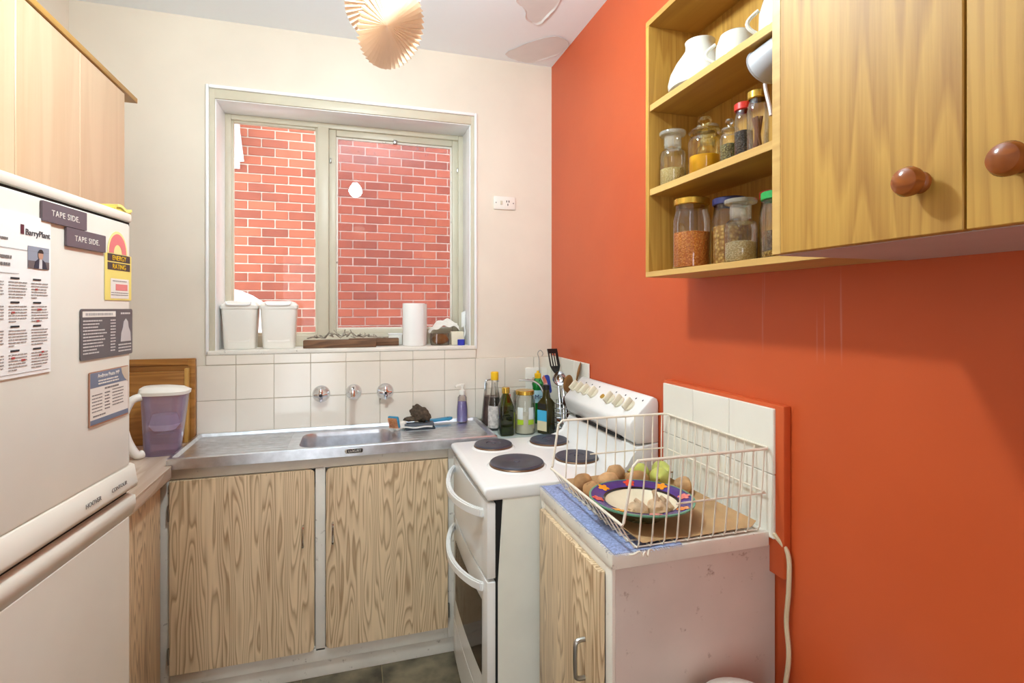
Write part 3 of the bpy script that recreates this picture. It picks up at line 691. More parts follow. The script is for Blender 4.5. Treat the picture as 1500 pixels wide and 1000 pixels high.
mk('plank', bx(-.215, .105, 2.545, 2.60, ZSL, ZSL + .036, .003), M['plank'], label='longer weathered brown plank lying at the front of the window sill', cat='plank')
mk('plank', bx(-.02, .215, 2.62, 2.67, ZSL, ZSL + .036, .003), M['plank'], label='shorter brown plank behind the longer plank on the window sill', cat='plank')
b = NB(); random.seed(3)
pts = []
for k in range(46):
    u = k / 45; pts.append((-.20 + .36 * u + .012 * math.sin(k * 2.1), 2.575 + .02 * math.sin(k * 1.7), ZSL + .040 + (.028 * math.sin(PI * min(1, u * 1.15)) if u < .87 else 0) * (0.5 + .5 * math.sin(k * 2.7)) + .004))
tube(b, smoothpath(pts, 3), .0028, 5)
for k in range(30):
    p0 = Vector(pts[random.randrange(4, 40)]); tube(b, [p0, p0 + Vector((random.uniform(-.02, .02), random.uniform(-.012, .012), random.uniform(0, .014)))], .0022, 5)
mk('dried_twigs', b, paint('grey_twig', (170, 160, 144), .8, .2, 60), label='tangle of dried grey twigs lying on the planks of the sill', cat='twigs')
t = thing('paper_towel', 'white paper towel roll standing on the window sill', 'paper towel', (.285, 2.61, ZSL))
b = NB(); lathe(b, [(.018, 0), (.053, 0), (.054, .003), (.054, .203), (.053, .206), (.018, .206), (.018, 0)], (.285, 2.605, ZSL), 32); mk('roll', b, M['paper'], t)
b = NB(); sheet(b, lambda u, v: (.285 + .055 * math.cos(-.9 + u * .9) + (.018 * max(0, u - .5)), 2.605 + .055 * math.sin(-.9 + u * .9) + .02 * max(0, u - .5), ZSL + .003 + v * .2), 10, 2, .001); mk('loose_sheet', b, M['paper'], t)
t = thing('small_box', 'small white box on the sill behind the paper towel', 'box', (.20, 2.69, ZSL))
mk('box_body', bx(.17, .235, 2.675, 2.70, ZSL, ZSL + .05, .002), M['plastic'], t); mk('lid', bx(.168, .237, 2.673, 2.702, ZSL + .05, ZSL + .058, .002), M['white'], t)
t = thing('bread_bag', 'open paper bag with a brown loaf at the right end of the sill', 'bread bag', (.43, 2.61, ZSL))
b = NB(); lump(b, (.413, 2.60, ZSL + .028), (.042, .030, .026), .12, 1.5, 0, 2); mk('loaf', b, paint('brown_crust', (150, 98, 48), .7, .25, 22, .3, 60), t)
b = NB(); loft(b, [(.413, 2.60, ZSL + .001, .046, .034, 3), (.413, 2.60, ZSL + .03, .050, .037, 3), (.413, 2.60, ZSL + .058, .047, .035, 3)]); mk('plastic_wrap', b, M['bag'], t)
b = NB(); sheet(b, lambda u, v: (.366 + u * .150, 2.628 + v * .06, ZSL + .05 + .075 * math.sin(PI * (u * .8 + .02)) ** .7 * (.55 + .45 * v) + .006 * math.sin(u * 17 + v * 9)), 22, 8, .001); mk('paper_flap', b, paint('crumpled_white_paper', (240, 234, 224), .8, .05, 20, .5, 25), t)
b = NB(); tube(b, smoothpath([(.53, 2.63, ZSL + .006), (.545, 2.63, ZSL + .06), (.538, 2.625, ZSL + .10), (.545, 2.63, ZSL + .15)], 6), .004); sheet(b, lambda u, v: (.525 + u * .022, 2.625 + .01 * u, ZSL + .085 + v * .075 + .01 * u), 4, 5, .002); mk('paper_corner', b, M['paper'], t)
mk('carton', bx(.468, .530, 2.588, 2.622, ZSL, ZSL + .066, .003), paint('cream_carton', (232, 222, 196), .6, .03), label='cream carton on the sill beside the bread', cat='carton')
b = NB(); lathe(b, [(0, 0), (.018, 0), (.018, .026), (.016, .028), (0, .028)], (.512, 2.565, ZSL), 24); mk('blue_cap', b, paint('blue_cap_plastic', (40, 50, 170), .4, .05), label='small blue cap standing in front of the cream carton', cat='cap')

# ------------------------------------------------------------------ power outlets
def outlet(x, z, w_, h, lab, sw):
    t = thing('power_outlet', lab, 'outlet', (x, YB, z)); y = YB - .0105 if sw else YB
    mk('plate', bx(x - w_ / 2, x + w_ / 2, y - .009, y, z - h / 2, z + h / 2, .004), M['plastic'], t)
    b = NB()
    for dx, dz in ((.010, .008), (.022, .008), (.016, -.008)): box(b, x + dx - .002, x + dx + .002, y - .0096, y - .0086, z + dz - .005, z + dz + .005)
    mk('socket_slots', b, M['darkgap'], t)
    mk('switch', bx(x - .024, x - .012, y - .014, y - .008, z - .010, z + .010, .003), M['winframe'], t)
    for sgn in (-1, 1):
        b = NB(); lathe(b, [(0, .0105), (.003, .0105), (.0035, .009), (0, .009)], (x + sgn * w_ * .4, y, z), 10, '-y'); mk('screw', b, M['dullmetal'], t)
outlet(.725, 1.957, .112, .066, 'cream power outlet on the wall right of the window', False)
outlet(.889, 1.075, .115, .115, 'cream power outlet on the tiles behind the bottles', True)

# ------------------------------------------------------------------ cooker
t = thing('cooker', 'white freestanding electric cooker with four solid hotplates', 'cooker', (.69, 1.82, 0))
y0, y1 = 1.537, 2.102
mk('body', prism(NB(), [(.436, .851), (.421, .60), (.421, .05), (.972, .05), (.972, .851)], 'y', y0 + .003, y1 - .003, .002, 1), M['enamelside'], t, ang=.3)
b = NB()
prof = [(.378, .868), (.376, .880), (.382, .889), (.395, .892), (.80, .892), (.835, .895), (.862, .910), (.880, .940), (.888, .975), (.975, .985), (.975, .850), (.388, .850)]
prism(b, prof, 'y', y0, y1, .008, 3); mk('hob', b, M['enamel'], t, ang=.9)
b = NB()
prof = [(.895, .985), (.882, .996), (.868, 1.040), (.868, 1.052), (.873, 1.060), (.945, 1.132), (.955, 1.137), (.970, 1.130), (.975, 1.118), (.975, .985)]
prism(b, prof, 'y', y0 + .002, y1 - .002, .004, 2); bg_ = mk('backguard', b, M['enamel'], t, ang=.9)
mk('vent_slot', bx(.878, .90, y0 + .09, y1 - .10, .984, .993), M['darkgap'], bg_)
nrm = Vector((-.707, 0, .707)); Rk = Vector((0, 0, 1)).rotation_difference(nrm).to_matrix().to_4x4()
for k, yk in enumerate((2.075, 2.018, 1.961, 1.894, 1.756, 1.687, 1.614)):
    c = Vector((.909, yk, 1.096))
    b = NB(); lathe(b, [(0, 0), (.0225, 0), (.023, .003), (.021, .006), (0, .006)], (0, 0, 0), 24); box(b, -.0225, .0225, -.0055, .0055, .005, .024, .0035)
    bmesh.ops.transform(b, matrix=Matrix.Translation(c) @ Rk @ Matrix.Rotation(.08, 4, 'Z'), verts=b.verts); kn = mk('knob', b, M['knob'], bg_)
b = NB(); lathe(b, [(0, 0), (.010, 0), (.010, .005), (0, .006)], (0, 0, 0), 16); bmesh.ops.transform(b, matrix=Matrix.Translation((.909, 1.818, 1.096)) @ Rk, verts=b.verts); mk('pilot_light', b, M['gold'], bg_)
b = NB()
for yk in (2.018, 1.961, 1.894, 1.756, 1.687, 1.614, 1.57):
    tt = bx(-.003, .003, -.003, .003, 0, .0006); bmesh.ops.transform(tt, matrix=Matrix.Translation((.934, yk, 1.121)) @ Rk, verts=tt.verts); add(b, tt)
mk('markings', b, M['darkink'], bg_)
for x, y, r in ((.523, 1.985, .073), (.539, 1.728, .092), (.755, 1.985, .076), (.765, 1.736, .076)):
    b = NB(); lathe(b, [(r + .012, .8915), (r + .006, .896), (r, .897)], (x, y, 0), 40); rg = mk('hotplate_ring', b, M['enamel'], t)
    b = NB(); lathe(b, [(r + .002, .893), (r + .003, .899), (r, .902), (r - .002, .902)], (x, y, 0), 40); mk('trim_ring', b, M['brownring'], rg)
    b = NB(); lathe(b, [(r, .896), (r, .906), (r - .004, .909), (r * .38, .909), (r * .34, .9065), (r * .12, .9065), (r * .1, .909), (0, .909)], (x, y, 0), 40); mk('hotplate', b, M['hotplate'], t)
# doors
def bulge_door(z0, z1, n=14):
    b = NB(); pts = []
    for k in range(n + 1):
        u = k / n; y = y0 + .006 + u * (y1 - y0 - .012); pts.append((.388 - .008 * math.sin(PI * u), y))
    prism(b, pts + [(.414, y1 - .006), (.414, y0 + .006)], 'z', z0, z1, .004, 2); return b
gd = mk('grill_door', bulge_door(.612, .842), M['enamel'], t, ang=.9)
od = mk('oven_door', bulge_door(.20, .604), M['enamel'], t, ang=.9)
mk('drawer_front', bulge_door(.055, .194), M['enamel'], t, ang=.9)
mk('door_gap', prism(NB(), [(.413, .849), (.4365, .849), (.4215, .60), (.4215, .06), (.413, .06)], 'y', y0 + .006, y1 - .006), M['darkgap'], t)
def bow(z, par):
    b = NB(); pts = []
    for k in range(13):
        u = k / 12; y = y0 + .045 + u * (y1 - y0 - .085); pts.append((.384 - .058 * math.sin(PI * u) ** .75, y, z - .012 * math.sin(PI * u)))
    tt = bmesh.new(); rg = []
    for p_ in pts: rg.append([tt.verts.new(Vector(p_) + Vector(q)) for q in ((-.008, 0, -.014), (.008, 0, -.014), (.008, 0, .014), (-.008, 0, .014))])
    for A, B in zip(rg, rg[1:]):
        for k in range(4): tt.faces.new((A[k], A[(k + 1) % 4], B[(k + 1) % 4], B[k]))
    tt.faces.new(rg[0]); tt.faces.new(rg[-1][::-1]); bmesh.ops.bevel(tt, geom=tt.edges[:], offset=.004, segments=2, affect='EDGES')
    add(b, tt); mk('handle', b, M['enamel'], par, ang=1.0)
bow(.80, gd); bow(.572, od)
b = NB(); n = 12; tt = bmesh.new(); A = []; B = []
for k in range(n + 1):
    u = .10 + .80 * k / n; y = y0 + .006 + u * (y1 - y0 - .012); x = .388 - .008 * math.sin(PI * u) - .0012
    A.append(tt.verts.new((x, y, .29))); B.append(tt.verts.new((x, y, .525)))
for k in range(n): tt.faces.new((A[k], A[k + 1], B[k + 1], B[k]))
bmesh.ops.solidify(tt, geom=tt.faces[:], thickness=.002); add(b, tt); mk('oven_window', b, M['ovenglass'], od)
for x in (.46, .92):
    for y in (y0 + .05, y1 - .05):
        b = NB(); lathe(b, [(0, 0), (.018, 0), (.018, .05), (0, .05)], (x, y, 0), 12); mk('foot', b, M['black'], t)

# ------------------------------------------------------------------ bottles in the corner
ZB = .8765
def lathe_part(name, prof, c, mat, par, n=24, sx=1, sy=1): b = NB(); lathe(b, prof, c, n, sx=sx, sy=sy); return mk(name, b, mat, par)
t = thing('coffee_plunger', 'tall clear flask with dark contents and a bent metal handle by the wall', 'flask', (.632, 2.45, ZB)); c = (.632, 2.45, ZB)
lathe_part('flask', [(0, 0), (.046, 0), (.047, .004), (.030, .175), (.026, .19), (.026, .198)], c, M['glass'], t)
lathe_part('contents', [(0, .003), (.043, .004), (.031, .135), (0, .136)], c, paint('dark_tea', (78, 56, 52), .5, .2, 30), t)
mk('handle', tube(NB(), smoothpath([(.606, 2.45, ZB + .165), (.603, 2.44, ZB + .20), (.612, 2.435, ZB + .215), (.655, 2.435, ZB + .216), (.668, 2.44, ZB + .205)], 5), .0045), M['chrome'], t)
t = thing('sauce_bottle', 'slim clear sauce bottle with yellow cap and black band beside the green bottle', 'bottle', (.622, 2.335, ZB)); c = (.622, 2.335, ZB)
lathe_part('glass', [(0, 0), (.028, 0), (.03, .004), (.03, .125), (.022, .16), (.0155, .2), (.015, .235)], c, M['glass'], t)
lathe_part('sauce', [(0, .003), (.027, .004), (.0275, .123), (.021, .15), (0, .15)], c, flat('black_sauce', (30, 22, 22), .3), t)
lathe_part('label', [(.0306, .012), (.0306, .112)], c, paint('sauce_label', (214, 206, 200), .6, .2, 70), t)
lathe_part('cap', [(.017, .228), (.018, .23), (.018, .262), (.015, .265), (0, .265)], c, M['yellow'], t)
t = thing('olive_oil_bottle', 'green glass olive oil bottle with gold cap at the front of the bottles', 'bottle', (.643, 2.225, ZB)); c = (.643, 2.225, ZB)
b = NB(); loft(b, [(c[0], c[1], ZB, .029, .029, 5), (c[0], c[1], ZB + .006, .032, .032, 5), (c[0], c[1], ZB + .125, .032, .032, 5), (c[0], c[1], ZB + .155, .024, .024, 3), (c[0], c[1], ZB + .178, .0145, .0145, 2), (c[0], c[1], ZB + .192, .0135, .0135, 2)], cap=False); mk('glass', b, M['greenglass'], t)
b = NB(); loft(b, [(c[0], c[1], ZB + .004, .026, .026, 5), (c[0], c[1], ZB + .118, .028, .028, 5)]); mk('oil', b, clear('green_oil', (196, 200, 110), (120, 136, 40), .05), t)
lathe_part('cap', [(.015, .182), (.0175, .184), (.0175, .206), (.015, .209), (0, .209)], c, M['gold'], t)
mk('label', bx(c[0] + .0325, c[0] + .0335, c[1] - .024, c[1] + .024, ZB + .03, ZB + .10), flat('lime_label', (190, 200, 60), .5), t)
t = thing('coconut_oil_jar', 'large glass jar of white coconut oil with gold lid and green label blocks', 'jar', (.735, 2.235, ZB)); c = (.735, 2.235, ZB)
lathe_part('glass', [(0, 0), (.043, 0), (.046, .005), (.046, .145), (.040, .162), (.037, .17), (.037, .18)], c, M['glass'], t)
lathe_part('oil', [(0, .004), (.042, .005), (.0435, .06), (.043, .085), (0, .088)], c, flat('white_coconut_oil', (232, 228, 206), .4), t)
lathe_part('lid', [(.040, .172), (.042, .174), (.042, .188), (.039, .191), (0, .191)], c, M['gold'], t)
def wrap(c, r, a0, a1, z0, z1, mat, par, name='label', n=8):
    b = NB(); sheet(b, lambda u, v: (c[0] + r * math.cos(a0 + (a1 - a0) * u), c[1] + r * math.sin(a0 + (a1 - a0) * u), c[2] + z0 + (z1 - z0) * v), n, 1, .0006); return mk(name, b, mat, par)
lime = flat('lime_print', (168, 200, 40), .5)
for a in (-2.35, -1.25):
    wrap(c, .0466, a - .32, a + .32, .045, .066, lime, t); wrap(c, .0466, a - .28, a + .28, .068, .12, flat('pale_print', (224, 228, 226), .5), t)
t = thing('dish_soap_bottle', 'green dish soap bottle with yellow cap behind the dark oil bottle', 'bottle', (.862, 2.42, ZB)); c = (.862, 2.42, ZB)
lathe_part('bottle', [(0, 0), (.032, 0), (.035, .006), (.035, .10), (.03, .14), (.026, .17), (.03, .19), (.016, .215), (.014, .22), (0, .22)], c, clear('green_plastic', (160, 230, 180), (60, 150, 96), .1), t, sx=1, sy=.7)
lathe_part('liquid', [(0, .003), (.031, .006), (.031, .10), (.026, .14), (.023, .17), (.025, .188), (0, .19)], c, flat('green_soap', (70, 176, 110), .3), t, sx=1, sy=.66)
b = NB(); sheet(b, lambda u, v: (c[0] + .0356 * math.cos(-2.6 + 1.5 * u), c[1] + .026 * math.sin(-2.6 + 1.5 * u), ZB + .10 + v * .06 - .0), 8, 1, .0006); mk('label', b, flat('aqua_label', (170, 210, 220), .5), t)
text('Mo', .03, (c[0] - .026, c[1] - .0275, ZB + .12), flat('blue_print', (40, 70, 120), .5), t, rz=-.2)
lathe_part('cap', [(.015, .216), (.016, .218), (.016, .238), (.006, .242), (.006, .252), (0, .252)], c, M['yellow'], t)
t = thing('dark_oil_bottle', 'square dark olive-green oil bottle with blue label next to the coconut jar', 'bottle', (.825, 2.205, ZB)); c = (.825, 2.205, ZB)
b = NB(); loft(b, [(c[0], c[1], ZB, .028, .028, 7), (c[0], c[1], ZB + .004, .030, .030, 7), (c[0], c[1], ZB + .135, .030, .030, 7), (c[0], c[1], ZB + .160, .016, .016, 2.5), (c[0], c[1], ZB + .195, .013, .013, 2)], cap=True); bmesh.ops.rotate(b, verts=b.verts, cent=c, matrix=Matrix.Rotation(.55, 3, 'Z')); mk('glass', b, flat('dark_olive_bottle', (52, 48, 18), .08), t)
lathe_part('cap', [(0, .193), (.0145, .193), (.0155, .197), (.0155, .214), (0, .215)], c, M['black'], t)
def lab_on(x0, x1, z0, z1, mat, ang):
    b = bx(x0, x1, -.0312, -.0302, ZB + z0, ZB + z1); bmesh.ops.transform(b, matrix=Matrix.Translation((c[0], c[1], 0)) @ Matrix.Rotation(ang, 4, 'Z'), verts=b.verts); return mk('label', b, mat, t)
lab_on(-.026, .026, .015, .058, flat('cream_label', (226, 214, 178), .5), .55 - PI / 2); lab_on(-.026, .026, .058, .105, flat('sky_label', (70, 178, 220), .5), .55 - PI / 2); lab_on(-.02, .02, .112, .135, flat('black_label', (30, 28, 30), .5), .55 - PI / 2)
t = thing('drinking_glass', 'small clear tumbler with a red mark behind the coconut oil jar', 'glass', (.70, 2.36, ZB)); c = (.70, 2.36, ZB)
lathe_part('glass', [(0, .003), (.026, .003), (.031, .17), (.033, .17), (.028, 0), (0, 0)], c, M['glass'], t)
wrap(c, .0322, -2.2, -1.7, .12, .16, M['red'], t, 'mark')

# utensil basket and utensils
UX, UY = .908, 2.235
t = thing('utensil_basket', 'round silver wire basket holding kitchen utensils in the corner', 'basket', (UX, UY, ZB))
ur = .056
def circ(cx, cy, z, r, n=24): return [(cx + r * math.cos(2 * PI * k / n), cy + r * math.sin(2 * PI * k / n), z) for k in range(n)]
for k in range(7): mk('hoop', tube(NB(), circ(UX, UY, ZB + .004 + k * .021, ur - .004 + k * .0006), .0015, 5, True), M['chrome'], t)
for k in range(16):
    a = 2 * PI * k / 16; mk('upright', tube(NB(), [(UX + (ur - .004) * math.cos(a), UY + (ur - .004) * math.sin(a), ZB + .003), (UX + ur * math.cos(a), UY + ur * math.sin(a), ZB + .132)], .0015, 5), M['chrome'], t)
lathe_part('base', [(0, .001), (ur - .004, .001), (ur - .004, .004), (0, .004)], (UX, UY, ZB), M['dullmetal'], t)
def stick(name, lab, cat, p0, p1, r, mat, head=None):
    tt_ = thing(name, lab, cat, p0); mk('handle', tube(NB(), [p0, p1], r, 8), mat, tt_)
    if head: head(tt_, Vector(p0), Vector(p1))
    return tt_
def oriented(bm, p0, p1, at, roll=0):
    d = (Vector(p1) - Vector(p0)).normalized(); q = Vector((0, 0, 1)).rotation_difference(d).to_matrix().to_4x4()
    bmesh.ops.transform(bm, matrix=Matrix.Translation(at) @ q @ Matrix.Rotation(roll, 4, 'Z'), verts=bm.verts); return bm
def spat(tt_, a, e):
    b = NB(); y0_, y1_ = -.003, .001
    for xa, xb in ((-.029, -.021), (-.013, -.0065), (.0015, .0065), (.0145, .029) if False else (.014, .029)): box(b, xa, xb, y0_, y1_, .02, .085, .001, 1)
    box(b, -.029, .029, y0_, y1_, .082, .105, .001, 1); prism(b, [(-.029, .021), (.029, .021), (.02, .0), (.006, -.02), (-.006, -.02), (-.02, 0)], 'y', y0_, y1_, .001, 1)
    mk('blade', oriented(b, a, e, e, .25), M['black'], tt_)
stick('slotted_spatula', 'black slotted spatula standing tallest in the utensil basket', 'spatula', (UX + .03, UY + .012, ZB + .006), (UX + .012, UY + .095, ZB + .262), .004, M['black'], spat)
def ladle(tt_, a, e):
    b = NB(); lathe(b, [(0, -.022), (.018, -.018), (.03, -.006), (.034, .008), (.032, .008), (.028, -.004), (.016, -.016), (0, -.02)], (0, 0, 0), 22, '-y'); mk('bowl', oriented(b, a, e, e + Vector((0, -.005, .02)), .2), M['chrome'], tt_)
stick('ladle', 'silver ladle in the utensil basket below the black spatula', 'ladle', (UX + .0, UY - .005, ZB + .006), (UX - .008, UY + .012, ZB + .215), .004, M['chrome'], ladle)
def sp(tt_, a, e):
    b = NB(); lump(b, (0, 0, .03), (.030, .006, .04), .04, 1.5); mk('bowl', oriented(b, a, e, e, .35), M['spoon'], tt_)
stick('wooden_spoon', 'broad wooden spoon in the utensil basket next to the cooker panel', 'spoon', (UX + .02, UY - .018, ZB + .006), (UX + .018, UY - .040, ZB + .188), .005, M['spoon'], sp)
def sp2(tt_, a, e):
    b = NB(); lump(b, (0, 0, .03), (.016, .006, .045), .04, 1.5); mk('bowl', oriented(b, a, e, e, 1.0), M['spoon'], tt_)
stick('wooden_spoon', 'narrow wooden spoon leaning to the right against the white tiles', 'spoon', (UX + .03, UY + .01, ZB + .006), (UX + .046, UY - .078, ZB + .248), .0045, M['spoon'], sp2)
def sp3(tt_, a, e):
    b = prism(NB(), rrect(-.016, .016, -.01, .075, .012, 4), 'y', -.002, .003, .001); mk('blade', oriented(b, a, e, e, .2), M['blue'], tt_)
stick('silicone_spatula', 'blue silicone spatula in the utensil basket left of the ladle', 'spatula', (UX - .03, UY + .0, ZB + .006), (UX - .048, UY + .03, ZB + .175), .004, M['blue'], sp3)
def kn_(tt_, a, e):
    b = prism(NB(), [(-.008, 0), (.008, 0), (.01, .06), (.004, .09), (-.008, .08)], 'y', -.0008, .0008); mk('blade', oriented(b, a, e, e, .1), M['chrome'], tt_)
stick('table_knife', 'silver broad-bladed utensil in the basket beside the blue spatula', 'knife', (UX - .02, UY - .02, ZB + .006), (UX - .058, UY + .008, ZB + .165), .003, M['dullmetal'], kn_)
def tongs(tt_, a, e):
    mk('arm', tube(NB(), smoothpath([a + Vector((.006, .006, 0)), (a + e) / 2 + Vector((.012, 0, 0)), e], 5), .003), M['chrome'], tt_)
stick('tongs', 'thin silver tongs in the utensil basket behind the wooden spoon', 'tongs', (UX + .004, UY - .03, ZB + .006), (UX + .012, UY + .01, ZB + .19), .003, M['chrome'], tongs)
def dspoon(tt_, a, e):
    b = NB(); lump(b, (0, 0, .02), (.02, .005, .028), .05, 1.5); mk('bowl', oriented(b, a, e, e, .3), flat('dark_brown_nylon', (60, 34, 26), .4), tt_)
stick('serving_spoon', 'dark brown serving spoon low in the utensil basket by the cooker', 'spoon', (UX + .026, UY - .03, ZB + .006), (UX + .006, UY - .052, ZB + .125), .004, flat('brown_nylon', (66, 38, 28), .4), dspoon)
t = thing('metal_skewer', 'curved metal skewer poking out left between the bottles', 'skewer', (.80, 2.30, ZB))
mk('rod', tube(NB(), smoothpath([(.86, 2.26, ZB + .10), (.83, 2.285, ZB + .19), (.80, 2.30, ZB + .218), (.765, 2.31, ZB + .224), (.735, 2.32, ZB + .224)], 6), .005), M['dullmetal'], t)
mk('hook', tube(NB(), smoothpath([(.895, 2.49, ZB + .23), (.893, 2.49, ZB + .30), (.886, 2.49, ZB + .33), (.90, 2.49, ZB + .345), (.914, 2.49, ZB + .33), (.908, 2.49, ZB + .315)], 5), .0022), M['dullmetal'], label='thin wire hook hanging on the tiles above the lower outlet', cat='hook')

# ------------------------------------------------------------------ small cupboard by the cooker
CX0, CY0, CY1 = .535, 1.026, 1.486
t = thing('small_cupboard', 'narrow off-white cupboard with wood-grain door between cooker and red wall', 'cupboard', (.75, 1.25, 0))
MS = paint('worn_pinkish_white_paint', (214, 198, 188), .5, .05, 4, .12, 30, dirt=(150, 124, 110), dirts=30)
mk('carcass', bx(CX0 + .012, .974, CY0 + .006, CY1 - .006, .0, .864, .002), MS, t)
mk('top', bx(CX0, .952, CY0, CY1, .864, .899, .004), M['grime'], t)
mk('face_frame', ring(NB(), 0, .448, .0, .862, .03, -.009, 0, .002), M['grime'], t) if False else None
b = NB(); box(b, CX0 + .003, CX0 + .012, CY0 + .006, CY0 + .036, .0, .864, .001); box(b, CX0 + .003, CX0 + .012, CY1 - .03, CY1 - .006, .0, .864, .001); box(b, CX0 + .003, CX0 + .012, CY0 + .036, CY1 - .03, .84, .864, .001); mk('face_frame', b, M['grime'], t)
dd = mk('door', bx(CX0 - .012, CX0 + .003, CY0 + .038, CY1 - .032, .09, .845, .0015), M['lam'], t)
mk('handle', dhandle(NB(), CX0 - .012, 1.139, .562, .652, .024, .0055, 'x'), M['dullmetal'], dd)
t = thing('denim_cloth', 'blue denim cloth strip with frayed edges on the small cupboard top', 'cloth', (.62, 1.26, .9))
b = NB(); sheet(b, lambda u, v: (.539 + u * .17, 1.024 + v * .458, .8995 + .0018 * math.sin(v * 23) * math.sin(u * 9) + .002), 14, 40, .0022); mk('cloth', b, M['denim'], t)
b = NB(); random.seed(5)
for k in range(110):
    y = 1.024 + .458 * k / 109; tube(b, [(.541, y, .902), (.533 - random.random() * .004, y + random.uniform(-.003, .003), .901)], .0006, 3, caps=False)
for k in range(40):
    x = .541 + .165 * k / 39; tube(b, [(x, 1.026, .902), (x + random.uniform(-.003, .003), 1.016 - random.random() * .004, .900)], .0006, 3, caps=False)
mk('fringe', b, flat('pale_thread', (200, 208, 230), .9), t, kind='stuff')

# ------------------------------------------------------------------ wire basket
t = thing('wire_basket', 'white wire basket with low front standing on the small cupboard', 'basket', (.75, 1.23, .9))
xF, xBk, yN, yF, zb, ztp, zlow = .556, .944, 1.016, 1.448, .9055, 1.10, .962
xb0, xb1, yb0, yb1 = .592, .925, 1.028, 1.432
wr_ = .0034
rim = [(xF, yN + .002, zlow), (xF, yF - .002, zlow), (xF + .004, yF - .004, zlow + .006), (xF + .024, yF, ztp - .012), (xF + .036, yF, ztp), (xBk - .01, yF, ztp), (xBk, yF - .01, ztp), (xBk, yN + .01, ztp), (xBk - .01, yN, ztp), (xF + .036, yN, ztp), (xF + .024, yN, ztp - .012), (xF + .004, yN + .004, zlow + .006)]
mk('rim', tube(NB(), rim, wr_, 8, True), M['wire'], t)
def wpart(pts, r=.0019): mk('wire', tube(NB(), pts, r, 6), M['wire'], t)
for k in range(11):
    x = xb0 + .006 + k * (xb1 - xb0 - .012) / 10; xt = x if x > xF + .05 else xF + .046
    xt = xF + .05 + (x - xb0) * (xBk - xF - .06) / (xb1 - xb0)
    wpart([(xt, yN, ztp), (x, yb0 - .006, zb + .012), (x, yb0, zb), (x, yb1, zb), (x, yb1 + .006, zb + .012), (xt, yF, ztp)])
for k in range(13):
    y = yb0 + .006 + k * (yb1 - yb0 - .012) / 12; yt = yN + .012 + (y - yb0) * (yF - yN - .024) / (yb1 - yb0)
    wpart([(xF, yt, zlow), (xb0 - .008, y, zb + .012), (xb0, y, zb - .001), (xb1, y, zb - .001), (xb1 + .005, y, zb + .012), (xBk, yt, ztp)])
for zz in (.995,):
    f = (zz - zb) / (ztp - zb)
    wpart([(.69, yb0 + (yN - yb0) * f - .003, zz), (xb1 + (xBk - xb1) * f, yb0 + (yN - yb0) * f - .003, zz)], .0022); wpart([(.68, yb1 + (yF - yb1) * f + .003, zz), (xb1 + (xBk - xb1) * f, yb1 + (yF - yb1) * f + .003, zz)], .0022)
    wpart([(xb1 + (xBk - xb1) * f + .003, yb0, zz), (xb1 + (xBk - xb1) * f + .003, yb1, zz)], .0022)
wpart(smoothpath([(.566, 1.008, .9035), (.575, 1.004, .9045), (.588, 1.002, .910), (.594, 1.0, .900), (.600, 1.0, .908), (.606, 1.0, .898), (.612, 1.004, .908), (.622, 1.010, .906)], 4), .0022)
b = NB(); sheet(b, lambda u, v: (.598 + u * .322, 1.034 + v * .392, .9085 + .002 + .001 * math.sin(u * 9 + v * 4) + .024 * max(0, v - .95) / .05 + .016 * max(0, .04 - u) / .04 * (1 - v) + .014 * max(0, u - .96) / .04 * (1 - .5 * v)), 40, 40, .0008)
mk('kraft_paper', b, M['kraft'], label='sheet of brown paper lining the wire basket', cat='paper')
ZP = .9125
t = thing('painted_bowl', 'shallow bowl with purple rim painted with orange and red flowers', 'bowl', (.69, 1.168, ZP)); c = (.69, 1.168, ZP)
def bowl_mat():
    m, nt, p = nodes('green_brown_glaze'); v = mapping(nt); L(nt, ramp(nt, noisen(nt, v, 26, 4), [(.35, lin((88, 98, 58))), (.55, lin((120, 120, 84))), (.7, lin((90, 70, 46)))]), p.inputs['Base Color']); p.inputs['Roughness'].default_value = .15; return m
lathe_part('outside', [(0, 0), (.05, 0), (.055, .004), (.078, .022), (.10, .035), (.128, .047), (.1285, .0485)], c, bowl_mat(), t, 48)
lathe_part('inside', [(0, .010), (.05, .011), (.074, .024), (.090, .038)], c, paint('cream_glaze', (238, 226, 196), .15, .05, 10), t, 48)
lathe_part('rim', [(.090, .038), (.094, .041), (.125, .049), (.1285, .0485)], c, paint('purple_glaze', (70, 54, 128), .2, .15, 20), t, 48)
lathe_part('rim_line', [(.0885, .0375), (.0905, .0405), (.0935, .0415)], c, flat('black_glaze', (24, 20, 26), .2), t, 48)
lathe_part('rim_edge', [(.124, .0494), (.1292, .0492), (.129, .0455)], c, flat('green_glaze', (96, 150, 120), .2), t, 48)
FC = [(236, 150, 30), (214, 60, 44), (238, 160, 40), (222, 140, 130), (236, 140, 60), (226, 130, 120), (236, 150, 40), (208, 70, 50)]
for k in range(8):
    a = PI / 2 + .55 + k * PI / 4; fm = flat('flower_glaze', FC[k], .2); b = NB()
    ctr = Vector((c[0] + .109 * math.cos(a), c[1] + .109 * math.sin(a), ZP + .0462))
    sl = math.atan2(.008, .031)
    for q in range(5):
        aa = q * 2 * PI / 5; tt = NB(); lathe(tt, [(0, .0012), (.0052, .0010), (.006, 0)], (0, 0, 0), 10, sx=1.35, sy=1)
        bmesh.ops.transform(tt, matrix=Matrix.Translation(ctr) @ Matrix.Rotation(a, 4, 'Z') @ Matrix.Rotation(-sl, 4, 'Y') @ Matrix.Translation((.0085 * math.cos(aa), .0085 * math.sin(aa), 0)) @ Matrix.Rotation(aa, 4, 'Z'), verts=tt.verts); add(b, tt)
    mk('flower', b, fm, t)
mg = paint('garlic_skin', (206, 176, 140), .7, .15, 40, .4, 80)
